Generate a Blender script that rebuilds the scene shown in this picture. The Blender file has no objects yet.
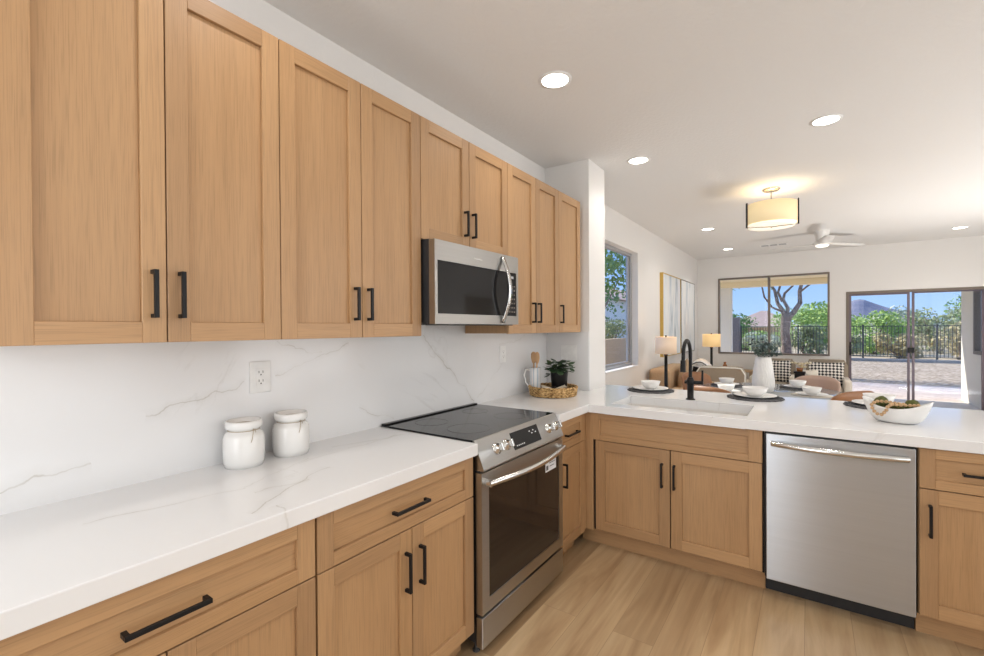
import bpy, bmesh, math, random
from mathutils import Vector, Matrix, noise
random.seed(7)
S = bpy.context.scene
COL = S.collection
PI = math.pi

# ------------------------------------------------------------------ camera
th, pit, ro = math.radians(34.829), math.radians(-.354), math.radians(-.3726)
cd = bpy.data.cameras.new('camera'); cam = bpy.data.objects.new('camera', cd); COL.objects.link(cam)
_r = Vector((math.cos(th), math.sin(th), 0)); _f = Vector((-math.sin(th), math.cos(th), 0)); _z = Vector((0, 0, 1))
_F = math.cos(pit)*_f + math.sin(pit)*_z; _U = -math.sin(pit)*_f + math.cos(pit)*_z
_R1 = math.cos(ro)*_r + math.sin(ro)*_U; _U1 = -math.sin(ro)*_r + math.cos(ro)*_U
m = Matrix((_R1, _U1, -_F)).transposed().to_4x4(); m.translation = Vector((1.7778, 0, 1.4019))
cam.matrix_world = m
cd.sensor_width = 36; cd.lens = 452.667/984*36
cd.shift_x = -1.78/984; cd.shift_y = 3.26/984
cd.clip_start = .05; cd.clip_end = 4000
S.camera = cam

# ------------------------------------------------------------------ world, sun, area lights, exposure
S.view_settings.view_transform = 'Standard'; S.view_settings.look = 'None'
S.view_settings.gamma = 1; S.view_settings.exposure = .11
S.view_settings.use_curve_mapping = False
w = bpy.data.worlds.new('sky'); S.world = w; w.use_nodes = True
nt = w.node_tree; nt.nodes.clear()
o_ = nt.nodes.new('ShaderNodeOutputWorld'); b_ = nt.nodes.new('ShaderNodeBackground')
tc = nt.nodes.new('ShaderNodeTexCoord'); sx = nt.nodes.new('ShaderNodeSeparateXYZ'); rp = nt.nodes.new('ShaderNodeValToRGB')
nt.links.new(tc.outputs['Generated'], sx.inputs[0]); nt.links.new(sx.outputs[2], rp.inputs[0])
rp.color_ramp.elements[0].position = 0; rp.color_ramp.elements[0].color = (.42, .62, .92, 1)
rp.color_ramp.elements[1].position = .6; rp.color_ramp.elements[1].color = (.14, .32, .80, 1)
e = rp.color_ramp.elements.new(.13); e.color = (.26, .48, .92, 1)
nt.links.new(rp.outputs[0], b_.inputs[0]); b_.inputs[1].default_value = 1.1
nt.links.new(b_.outputs[0], o_.inputs[0])

def light(name, kind, loc, energy, color=(1, 1, 1), target=None, **kw):
    l = bpy.data.lights.new(name, kind); l.energy = energy; l.color = color
    for k, v in kw.items(): setattr(l, k, v)
    ob = bpy.data.objects.new(name, l); COL.objects.link(ob); ob.location = loc
    if target is not None:
        ob.rotation_euler = (Vector(target)-Vector(loc)).to_track_quat('-Z', 'Y').to_euler()
    return ob
light('sun', 'SUN', (0, 0, 30), 5.4, (1, .95, .87), target=(20, -8, 10), angle=.009)
# added area lamps standing in for daylight, unseen at right and behind the camera
light('fill_right', 'AREA', (4.5, .6, 1.45), 27, (.93, .97, 1), target=(0, .6, 1.35), shape='RECTANGLE', size=2.6, size_y=1.9)
light('fill_back', 'AREA', (.95, -1.5, 1.4), 32, (.90, .95, 1), target=(.96, 3, 1.35), shape='RECTANGLE', size=1.2, size_y=2.3)
light('fill_dining', 'AREA', (4.5, 3.9, 1.45), 36, (.94, .97, 1), target=(0, 4.3, 1.35), shape='RECTANGLE', size=1.9, size_y=2.1)
# two added, unseen lamps aimed up to brighten the rooms off the ceiling
light('ceiling_fill_living', 'AREA', (3.9, 6.7, .12), 64, (1, .985, .96), target=(3.9, 6.7001, 2.7), shape='DISK', size=1.2)
light('ceiling_fill_kitchen', 'AREA', (3.2, -.6, 1.5), 22, (1, .985, .96), target=(3.2, -.5999, 2.7), shape='DISK', size=1.2)

# ------------------------------------------------------------------ node helpers
def newmat(name):
    m = bpy.data.materials.new(name); m.use_nodes = True
    nt = m.node_tree
    return m, nt, nt.nodes['Principled BSDF']
def N(nt, t, **kw):
    n = nt.nodes.new(t)
    for k, v in kw.items():
        if k.startswith('i_'): n.inputs[int(k[2:])].default_value = v
        else: setattr(n, k, v)
    return n
def L(nt, a, b): nt.links.new(a, b)
def ramp(nt, src, stops):
    r = N(nt, 'ShaderNodeValToRGB'); el = r.color_ramp.elements
    while len(el) < len(stops): el.new(.5)
    for x, (p, c) in zip(el, stops):
        x.position = p; x.color = (c[0], c[1], c[2], 1) if hasattr(c, '__len__') else (c, c, c, 1)
    L(nt, src, r.inputs[0]); return r.outputs[0]
def mix(nt, fac, a, b, mode='MIX'):
    n = N(nt, 'ShaderNodeMix', data_type='RGBA', blend_type=mode)
    for s, v in ((n.inputs[0], fac), (n.inputs[6], a), (n.inputs[7], b)):
        if hasattr(v, 'is_linked'): L(nt, v, s)
        elif hasattr(v, '__len__'): s.default_value = (v[0], v[1], v[2], 1)
        else: s.default_value = v if s.type == 'VALUE' else (v, v, v, 1)
    return n.outputs[2]
def math_(nt, op, a, b=None, c=None, clamp=False):
    n = N(nt, 'ShaderNodeMath', operation=op); n.use_clamp = clamp
    for i, v in enumerate((a, b, c)):
        if v is None: continue
        if hasattr(v, 'is_linked'): L(nt, v, n.inputs[i])
        else: n.inputs[i].default_value = v
    return n.outputs[0]
def coords(nt, kind='Object', scale=(1, 1, 1), rnd=0):
    t = N(nt, 'ShaderNodeTexCoord'); mp = N(nt, 'ShaderNodeMapping'); mp.inputs[3].default_value = scale
    src = t.outputs[kind]
    if rnd:
        oi = N(nt, 'ShaderNodeObjectInfo'); v = N(nt, 'ShaderNodeVectorMath', operation='ADD')
        cb = N(nt, 'ShaderNodeCombineXYZ'); r = math_(nt, 'MULTIPLY', oi.outputs['Random'], rnd)
        for i in range(3): L(nt, r, cb.inputs[i])
        at = N(nt, 'ShaderNodeAttribute'); at.attribute_name = 'tone'
        v2 = N(nt, 'ShaderNodeVectorMath', operation='ADD'); ml = math_(nt, 'MULTIPLY', at.outputs['Fac'], 9.0)
        cb2 = N(nt, 'ShaderNodeCombineXYZ')
        for i in range(3): L(nt, ml, cb2.inputs[i])
        L(nt, src, v.inputs[0]); L(nt, cb.outputs[0], v.inputs[1])
        L(nt, v.outputs[0], v2.inputs[0]); L(nt, cb2.outputs[0], v2.inputs[1]); src = v2.outputs[0]
    L(nt, src, mp.inputs[0]); return mp.outputs[0]
def noise_(nt, vec, scale, detail=4, rough=.5, dist=0):
    n = N(nt, 'ShaderNodeTexNoise'); n.inputs['Scale'].default_value = scale; n.inputs['Detail'].default_value = detail
    n.inputs['Roughness'].default_value = rough; n.inputs['Distortion'].default_value = dist
    L(nt, vec, n.inputs['Vector']); return n.outputs['Fac']
def bump(nt, bsdf, h, strength=.2, dist=.002):
    b = N(nt, 'ShaderNodeBump'); b.inputs['Strength'].default_value = strength; b.inputs['Distance'].default_value = dist
    L(nt, h, b.inputs['Height']); L(nt, b.outputs[0], bsdf.inputs['Normal'])
def plain(name, col, rough=.5, metal=0, var=.04, scale=30, bmp=0, spec=None, emit=None, es=0, coat=0):
    m, nt, p = newmat(name)
    v = coords(nt); n = noise_(nt, v, scale, 3)
    c = ramp(nt, n, [(.3, [x*(1-var) for x in col]), (.7, [min(1, x*(1+var)) for x in col])])
    L(nt, c, p.inputs['Base Color']); p.inputs['Roughness'].default_value = rough; p.inputs['Metallic'].default_value = metal
    if spec is not None: p.inputs['Specular IOR Level'].default_value = spec
    if coat: p.inputs['Coat Weight'].default_value = coat; p.inputs['Coat Roughness'].default_value = .05
    if bmp: bump(nt, p, n, bmp, .003)
    if emit: p.inputs['Emission Color'].default_value = (*emit, 1); p.inputs['Emission Strength'].default_value = es
    return m
def wood(name, axis, c1, c2, c3, rough=.42):
    m, nt, p = newmat(name)
    s = [55, 55, 55]; s[axis] = 1.6
    v = coords(nt, scale=s, rnd=3.7); fine = noise_(nt, v, 1.6, 6, .65)
    s2 = [6, 6, 6]; s2[axis] = .7
    v2 = coords(nt, scale=s2, rnd=3.7); broad = noise_(nt, v2, 1.0, 3, .5, .5)
    v3 = coords(nt, scale=[260 if i != axis else 5 for i in range(3)], rnd=3.7); pore = noise_(nt, v3, 1.5, 2, .5)
    c = ramp(nt, broad, [(.25, c1), (.5, c2), (.75, c3)])
    g = ramp(nt, fine, [(.30, .92), (.5, 1.0), (.75, 1.04)])
    c = mix(nt, 1.0, c, g, 'MULTIPLY')
    pr = ramp(nt, pore, [(.34, .80), (.50, 1.0)])
    c = mix(nt, .8, c, pr, 'MULTIPLY')
    at = N(nt, 'ShaderNodeAttribute'); at.attribute_name = 'tone'
    t = ramp(nt, at.outputs['Fac'], [(0, (.84, .83, .84)), (.5, (1, 1, 1)), (1, (1.08, 1.09, 1.10))])
    c = mix(nt, 1.0, c, t, 'MULTIPLY')
    L(nt, c, p.inputs['Base Color']); p.inputs['Roughness'].default_value = rough
    bump(nt, p, fine, .12, .001)
    return m

OAK = ((.42, .242, .112), (.455, .268, .130), (.485, .292, .144))
M = {}
M['oakV'] = wood('oak_vertical', 2, *OAK); M['oakY'] = wood('oak_along_wall', 1, *OAK); M['oakX'] = wood('oak_across', 0, *OAK)

def veined(name, plane, segs, base=(.80, .80, .805), rough=.12):
    """white quartz with thin wandering grey-gold veins; segs are veins in the slab's own plane"""
    m, nt, p = newmat(name)
    v = coords(nt)
    cloud = noise_(nt, v, 1.6, 5, .6, .6)
    c = ramp(nt, cloud, [(.3, [x*.975 for x in base]), (.7, base)])
    # general thin veins
    n = noise_(nt, coords(nt, scale=(1, .8, 1)), 1.15, 7, .55, 1.1)
    d = math_(nt, 'ABSOLUTE', math_(nt, 'SUBTRACT', n, .5))
    vein = ramp(nt, d, [(0, 1), (.004, .45), (.010, 0)])
    msk = ramp(nt, noise_(nt, v, 2.3, 2), [(.52, 0), (.66, 1)])
    k = math_(nt, 'MULTIPLY', math_(nt, 'MULTIPLY', vein, msk), .20)
    c = mix(nt, k, c, (.42, .40, .36))
    t = N(nt, 'ShaderNodeTexCoord')
    # domain warp for the drawn veins
    wn = N(nt, 'ShaderNodeTexNoise'); wn.inputs['Scale'].default_value = 7; wn.inputs['Detail'].default_value = 6
    L(nt, t.outputs['Object'], wn.inputs['Vector'])
    sp = N(nt, 'ShaderNodeSeparateXYZ'); L(nt, t.outputs['Object'], sp.inputs[0])
    ws = N(nt, 'ShaderNodeSeparateColor'); L(nt, wn.outputs['Color'], ws.inputs[0])
    A = math_(nt, 'MULTIPLY_ADD', math_(nt, 'SUBTRACT', ws.outputs[0], .5), .10, sp.outputs[plane[0]])
    B = math_(nt, 'MULTIPLY_ADD', math_(nt, 'SUBTRACT', ws.outputs[1], .5), .10, sp.outputs[plane[1]])
    brk = ramp(nt, noise_(nt, v, 9, 3), [(.36, .25), (.58, 1)])
    for (a0, b0, a1, b1, wd, st) in segs:
        dx, dy = a1-a0, b1-b0; ln = math.hypot(dx, dy); dx /= ln; dy /= ln
        pa = math_(nt, 'SUBTRACT', A, a0); pb = math_(nt, 'SUBTRACT', B, b0)
        al = math_(nt, 'ADD', math_(nt, 'MULTIPLY', pa, dx), math_(nt, 'MULTIPLY', pb, dy))
        pe = math_(nt, 'ABSOLUTE', math_(nt, 'SUBTRACT', math_(nt, 'MULTIPLY', pa, dy), math_(nt, 'MULTIPLY', pb, dx)))
        line = math_(nt, 'SUBTRACT', 1, math_(nt, 'DIVIDE', pe, wd), clamp=True)
        soft = math_(nt, 'MULTIPLY', math_(nt, 'SUBTRACT', 1, math_(nt, 'DIVIDE', pe, wd*7), clamp=True), .18)
        line = math_(nt, 'MAXIMUM', line, soft)
        inn = math_(nt, 'MULTIPLY', math_(nt, 'GREATER_THAN', al, 0), math_(nt, 'LESS_THAN', al, ln))
        k = math_(nt, 'MULTIPLY', math_(nt, 'MULTIPLY', line, inn), math_(nt, 'MULTIPLY', brk, st))
        c = mix(nt, k, c, (.40, .37, .31))
    L(nt, c, p.inputs['Base Color']); p.inputs['Roughness'].default_value = rough
    p.inputs['Specular IOR Level'].default_value = .5
    return m
M['splash'] = veined('quartz_splash', (1, 2), [(1.84, 1.37, 2.31, .93, .0035, .85), (1.40, 1.03, 1.62, .95, .003, .6), (.55, 1.12, .88, 1.20, .003, .6),
    (.98, 1.22, 1.35, 1.33, .003, .6), (.18, .97, .42, 1.01, .005, .6), (1.0, 1.36, 1.2, 1.30, .003, .5), (2.35, .94, 2.72, 1.22, .003, .35), (2.6, 1.28, 2.95, 1.34, .003, .4)], rough=.16)
M['quartz'] = veined('quartz_counter', (0, 1), [(.28, .36, .34, .72, .003, .6), (.33, .72, .22, 1.0, .003, .35), (.55, .62, .36, .98, .004, .6), (.42, .70, .44, .86, .003, .5),
    (.15, 1.15, .24, 1.5, .003, .5), (.25, .95, .21, 1.45, .003, .4), (.625, .68, .56, .7, .005, .6), (1.0, 2.8, 1.35, 2.70, .003, .5), (1.86, 2.95, 2.05, 2.72, .003, .4), (1.30, 3.3, 1.36, 2.8, .002, .4)], base=(.83, .83, .835))

def paint(name, col, rough=.6, bmp=.15):
    m, nt, p = newmat(name); v = coords(nt)
    n = noise_(nt, v, 45, 3); n2 = noise_(nt, v, .8, 2)
    L(nt, ramp(nt, n2, [(.3, [x*.985 for x in col]), (.7, col)]), p.inputs['Base Color'])
    p.inputs['Roughness'].default_value = rough; bump(nt, p, ramp(nt, n, [(.4, 0), (.6, 1)]), bmp, .002); return m
M['wall'] = paint('white_wall_paint', (.80, .785, .765)); M['ceil'] = paint('ceiling_paint', (.80, .795, .785), .8, .35)
M['trimw'] = paint('white_trim_paint', (.85, .85, .845), .4, 0)

def floor_mat():
    m, nt, p = newmat('oak_plank_floor')
    t = N(nt, 'ShaderNodeTexCoord'); mp = N(nt, 'ShaderNodeMapping'); mp.inputs['Rotation'].default_value = (0, 0, PI/2); mp.inputs['Location'].default_value = (.35, .06, 0)
    L(nt, t.outputs['Object'], mp.inputs[0])
    def brick(mortar, ms):
        b = N(nt, 'ShaderNodeTexBrick'); b.offset = .37; b.offset_frequency = 2
        b.inputs['Scale'].default_value = 1; b.inputs['Brick Width'].default_value = 1.22; b.inputs['Row Height'].default_value = .182
        b.inputs['Mortar Size'].default_value = ms; b.inputs['Mortar Smooth'].default_value = .2; b.inputs['Bias'].default_value = 0
        b.inputs['Color1'].default_value = (0, 0, 0, 1); b.inputs['Color2'].default_value = (1, 1, 1, 1); b.inputs['Mortar'].default_value = mortar
        L(nt, mp.outputs[0], b.inputs['Vector']); return b
    b = brick((.5, .5, .5, 1), .0012)
    off = N(nt, 'ShaderNodeVectorMath', operation='MULTIPLY_ADD'); L(nt, b.outputs['Color'], off.inputs[0]); off.inputs[1].default_value = (7, 13, 5)
    L(nt, t.outputs['Object'], off.inputs[2])
    mp2 = N(nt, 'ShaderNodeMapping'); mp2.inputs[3].default_value = (8, .8, 1); L(nt, off.outputs[0], mp2.inputs[0])
    g = noise_(nt, mp2.outputs[0], 1, 4, .5, 1.2)
    mp3 = N(nt, 'ShaderNodeMapping'); mp3.inputs[3].default_value = (60, 3.2, 1); L(nt, off.outputs[0], mp3.inputs[0])
    f = noise_(nt, mp3.outputs[0], 1, 5, .6)
    c = ramp(nt, g, [(.25, (.29, .175, .085)), (.42, (.41, .27, .148)), (.58, (.50, .35, .20)), (.8, (.57, .42, .26))])
    c = mix(nt, 1, c, ramp(nt, f, [(.3, .93), (.6, 1.02)]), 'MULTIPLY')
    c = mix(nt, 1, c, ramp(nt, b.outputs['Color'], [(0, (.78, .75, .72)), (.5, (1, 1, 1)), (1, (1.17, 1.17, 1.16))]), 'MULTIPLY')
    c = mix(nt, math_(nt, 'MULTIPLY', b.outputs['Fac'], .6), c, (.25, .16, .09))
    L(nt, c, p.inputs['Base Color']); p.inputs['Roughness'].default_value = .33
    bump(nt, p, f, .08, .001); return m
M['floor'] = floor_mat()

def steel(name, axis, col=(.45, .445, .435), rough=.30):
    m, nt, p = newmat(name)
    sc = [90, 90, 90]; sc[axis] = .8
    n = noise_(nt, coords(nt, scale=sc), 1, 2)
    L(nt, ramp(nt, n, [(.3, [x*.98 for x in col]), (.7, [x*1.02 for x in col])]), p.inputs['Base Color'])
    p.inputs['Metallic'].default_value = 1; p.inputs['Roughness'].default_value = rough
    tg = N(nt, 'ShaderNodeTangent'); tg.direction_type = 'RADIAL'; tg.axis = 'Z'; L(nt, tg.outputs[0], p.inputs['Tangent'])
    p.inputs['Anisotropic'].default_value = .93; p.inputs['Anisotropic Rotation'].default_value = .25
    return m
M['steelY'] = steel('brushed_steel', 1); M['steelX'] = steel('brushed_steel_cool', 0, (.50, .52, .55), .31)
M['chrome'] = plain('polished_steel', (.66, .66, .65), .18, 1, .01); M['nickel'] = plain('satin_nickel', (.55, .53, .5), .25, 1)
M['black'] = plain('matt_black_metal', (.006, .006, .007), .42, 0, spec=.3); M['blackg'] = plain('black_glass', (.012, .012, .013), .06, 0, spec=.32)
M['ovenglass'] = plain('dark_oven_glass', (.016, .011, .009), .06); M['rubber'] = plain('black_plastic', (.02, .02, .022), .5)
M['gap_shade'] = plain('painted_gap_shade', (.02, .014, .01), .8)  # near-black sheet behind the doors; shade of the gaps put into colour
M['ceramic'] = plain('white_ceramic', (.83, .82, .80), .25, var=.01, coat=.3); M['bowlw'] = plain('white_stoneware', (.82, .81, .79), .35, var=.015)
M['clayin'] = plain('tan_glazed_inside', (.50, .40, .31), .5); M['twine'] = plain('jute_twine', (.45, .36, .25), .9, var=.2, scale=200)
M['plate'] = plain('white_plastic_plate', (.84, .84, .83), .35); M['slot'] = plain('dark_slots', (.08, .08, .08), .6)
M['sink'] = plain('pale_composite_sink', (.74, .72, .69), .35)
M['bronze'] = plain('bronze_window_frame', (.20, .165, .135), .45, .3); M['purple'] = plain('dark_door_stile', (.16, .13, .16), .4, .3)
M['alum'] = plain('grey_aluminium_frame', (.42, .43, .45), .4, .5)
M['stucco'] = paint('cream_stucco', (.86, .74, .50), .9, .6); M['stucco2'] = paint('pale_grey_stucco', (.80, .77, .69), .9, .8)
M['leather'] = plain('caramel_leather', (.29, .135, .06), .45, var=.12, scale=8, bmp=.1); M['leather2'] = plain('blush_tan_leather', (.50, .345, .27), .45, var=.06, scale=8, bmp=.1)
M['tanfab'] = plain('tan_upholstery', (.50, .35, .215), .8, var=.08, scale=80, bmp=.2); M['taupe'] = plain('taupe_upholstery', (.37, .31, .24), .85, var=.08, scale=120, bmp=.2)
M['cream'] = plain('cream_upholstery', (.72, .67, .59), .85, var=.04, scale=90, bmp=.2); M['piping'] = plain('white_piping', (.85, .84, .80), .7)
M['napkin'] = plain('beige_linen', (.66, .58, .46), .9, var=.1, scale=60, bmp=.3); M['spoon'] = plain('beech_wood', (.62, .38, .20), .5, var=.12, scale=15)
M['moss'] = plain('moss_green', (.10, .11, .03), .95, var=.5, scale=60, bmp=.8); M['bead'] = plain('wooden_bead', (.56, .36, .19), .5, var=.2, scale=40)
M['leafd'] = plain('dark_green_leaf', (.035, .075, .03), .5, var=.5, scale=14); M['leafg'] = plain('grey_green_leaf', (.09, .13, .11), .5, var=.5, scale=14); M['leafb'] = plain('dried_dark_leaf', (.03, .02, .02), .6, var=.4)
M['ltop'] = plain('smoked_grey_table_top', (.34, .36, .37), .08); M['flower'] = plain('cream_petals', (.82, .74, .55), .7, var=.1, scale=40)
M['amber'] = plain('amber_glass', (.30, .11, .03), .2); M['charc'] = plain('charcoal_braid', (.085, .085, .09), .85, var=.6, scale=120, bmp=.6)
M['gold'] = plain('gilt_frame', (.60, .40, .10), .4, .4); M['paper'] = plain('printed_page', (.75, .76, .78), .5)
M['fanw'] = plain('white_fan_plastic', (.80, .79, .77), .35)
M['gravel'] = None

def glass(name, tint=(1, 1, 1), refl=.07):
    m = bpy.data.materials.new(name); m.use_nodes = True; nt = m.node_tree; nt.nodes.clear()
    o = N(nt, 'ShaderNodeOutputMaterial'); a = N(nt, 'ShaderNodeBsdfTransparent'); g = N(nt, 'ShaderNodeBsdfGlossy'); x = N(nt, 'ShaderNodeMixShader')
    a.inputs[0].default_value = (*tint, 1); g.inputs['Roughness'].default_value = .01
    lw = N(nt, 'ShaderNodeLayerWeight'); lw.inputs[0].default_value = .25
    L(nt, math_(nt, 'MULTIPLY_ADD', lw.outputs['Facing'], .05, .008), x.inputs[0]); L(nt, a.outputs[0], x.inputs[1]); L(nt, g.outputs[0], x.inputs[2]); L(nt, x.outputs[0], o.inputs[0]); return m
M['glass'] = glass('window_glass')
def emissive(name, col, st):
    m, nt, p = newmat(name); p.inputs['Base Color'].default_value = (*col, 1); p.inputs['Emission Color'].default_value = (*col, 1); p.inputs['Emission Strength'].default_value = st; return m
M['lamp'] = emissive('lit_downlight_lens', (1, .96, .9), 4.0)
M['slab'] = plain('pale_concrete_slab', (.80, .78, .75), .8)
M['pendshade'] = emissive('lit_cream_shade', (.88, .72, .44), .34); M['penddiff'] = emissive('lit_diffuser', (1, .93, .78), .55)
M['shade1'] = emissive('lit_linen_shade', (.80, .62, .46), .22); M['shade2'] = emissive('lit_amber_linen_shade', (.80, .55, .26), .45)
M['fanlamp'] = emissive('lit_fan_lens', (1, .95, .85), 1.6)

# pattern materials
def checker():
    m, nt, p = newmat('black_white_lattice_cloth'); v = coords(nt)
    mp = N(nt, 'ShaderNodeMapping'); mp.inputs['Rotation'].default_value = (0, PI/4, 0); mp.inputs[3].default_value = (1, 0, 1); mp.inputs[1].default_value = (0, .31, 0); L(nt, v, mp.inputs[0])
    k = N(nt, 'ShaderNodeTexChecker'); k.inputs['Scale'].default_value = 31; L(nt, mp.outputs[0], k.inputs[0])
    L(nt, mix(nt, k.outputs['Fac'], (.78, .75, .70), (.03, .03, .035)), p.inputs['Base Color']); p.inputs['Roughness'].default_value = .9; return m
M['check'] = checker()
def art(name, off):
    m, nt, p = newmat(name)
    v = coords(nt, scale=(1, 2.2, .55)); t = N(nt, 'ShaderNodeVectorMath', operation='ADD'); L(nt, v, t.inputs[0]); t.inputs[1].default_value = (off, off, off)
    n = noise_(nt, t.outputs[0], 1.7, 6, .6, .5)
    c = ramp(nt, n, [(.30, (.24, .27, .29)), (.42, (.55, .62, .68)), (.52, (.76, .79, .81)), (.68, (.80, .81, .80)), (.78, (.55, .66, .76))])
    L(nt, c, p.inputs['Base Color']); p.inputs['Roughness'].default_value = .7; return m
M['art1'] = art('abstract_canvas_pale_blue', 1.3); M['art2'] = art('abstract_canvas_grey_smear', 4.1)
def basket_mat():
    m, nt, p = newmat('woven_water_hyacinth'); v = coords(nt)
    w1 = N(nt, 'ShaderNodeTexNoise'); w1.inputs['Scale'].default_value = 55; L(nt, coords(nt, scale=(1, 1, 1.8)), w1.inputs['Vector'])
    L(nt, ramp(nt, w1.outputs['Fac'], [(.35, (.16, .08, .02)), (.5, (.50, .30, .11)), (.68, (.72, .50, .24))]), p.inputs['Base Color'])
    p.inputs['Roughness'].default_value = .6; return m
M['basket'] = basket_mat()
def vase_mat():
    m, nt, p = newmat('white_carved_ceramic'); n = noise_(nt, coords(nt, scale=(95, 95, 18)), 1, 1)
    p.inputs['Base Color'].default_value = (.82, .81, .79, 1); p.inputs['Roughness'].default_value = .5; bump(nt, p, n, .9, .008); return m
M['vase'] = vase_mat()
def gravel():
    m, nt, p = newmat('tan_desert_gravel'); v = coords(nt)
    vo = N(nt, 'ShaderNodeTexVoronoi'); vo.inputs['Scale'].default_value = 14; L(nt, v, vo.inputs[0])
    big = noise_(nt, v, .5, 4)
    c = ramp(nt, vo.outputs['Color'], [(.1, (.27, .20, .13)), (.5, (.47, .37, .26)), (.9, (.66, .55, .42))])
    c = mix(nt, 1, c, ramp(nt, big, [(.3, .82), (.7, 1.05)]), 'MULTIPLY')
    L(nt, c, p.inputs['Base Color']); p.inputs['Roughness'].default_value = .95; bump(nt, p, vo.outputs['Distance'], .6, .03); return m
M['gravel'] = gravel()
def pavers():
    m, nt, p = newmat('pink_concrete_pavers'); v = coords(nt)
    b = N(nt, 'ShaderNodeTexBrick'); b.inputs['Scale'].default_value = 1; b.inputs['Brick Width'].default_value = .30; b.inputs['Row Height'].default_value = .15; b.inputs['Mortar Size'].default_value = .006
    b.inputs['Color1'].default_value = (.56, .46, .40, 1); b.inputs['Color2'].default_value = (.68, .60, .54, 1); b.inputs['Mortar'].default_value = (.36, .30, .26, 1)
    mp = N(nt, 'ShaderNodeMapping'); mp.inputs['Rotation'].default_value = (0, 0, .5); L(nt, v, mp.inputs[0]); L(nt, mp.outputs[0], b.inputs[0])
    L(nt, b.outputs[0], p.inputs['Base Color']); p.inputs['Roughness'].default_value = .9; return m
M['paver'] = pavers()
def leafmat(name, c1, c2):
    m, nt, p = newmat(name); n = noise_(nt, coords(nt), 1.3, 4)
    L(nt, ramp(nt, n, [(.3, c1), (.7, c2)]), p.inputs['Base Color']); p.inputs['Roughness'].default_value = .8
    p.inputs['Subsurface Weight'].default_value = 0; return m
M['bush0'] = leafmat('bright_desert_foliage', (.26, .42, .08), (.52, .66, .20)); M['bush1'] = leafmat('olive_desert_foliage', (.26, .30, .13), (.48, .52, .27))
M['bush2'] = leafmat('dry_yellow_brush', (.42, .34, .16), (.66, .57, .30)); M['bush3'] = leafmat('deep_green_foliage', (.12, .22, .06), (.28, .44, .13)); M['bush4'] = leafmat('silvery_sage_foliage', (.40, .44, .30), (.64, .66, .50))
M['bark'] = plain('rough_brown_bark', (.24, .18, .145), .95, var=.45, scale=14, bmp=1); M['block'] = plain('tan_block_wall', (.62, .46, .30), .95, var=.12, scale=20, bmp=.4)
M['block2'] = plain('brown_block_pillar', (.32, .26, .22), .95, var=.12, scale=20, bmp=.4)
M['fence'] = plain('dark_bronze_iron', (.10, .105, .09), .7, .0); M['curb'] = plain('concrete_curb', (.52, .46, .39), .9, var=.1)
M['tile'] = plain('clay_roof_tile', (.52, .38, .31), .9, var=.12, scale=3, bmp=.3)
def mtn():
    m, nt, p = newmat('blue_brown_mountain_rock'); n = noise_(nt, coords(nt, scale=(.03, .03, .06)), 1, 7, .6)
    L(nt, ramp(nt, n, [(.3, (.13, .15, .22)), (.7, (.28, .27, .31))]), p.inputs['Base Color']); p.inputs['Roughness'].default_value = 1; return m
M['mtn'] = mtn()
M['desert'] = plain('dry_desert_ground', (.50, .41, .28), .95, var=.2, scale=.4)

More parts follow.
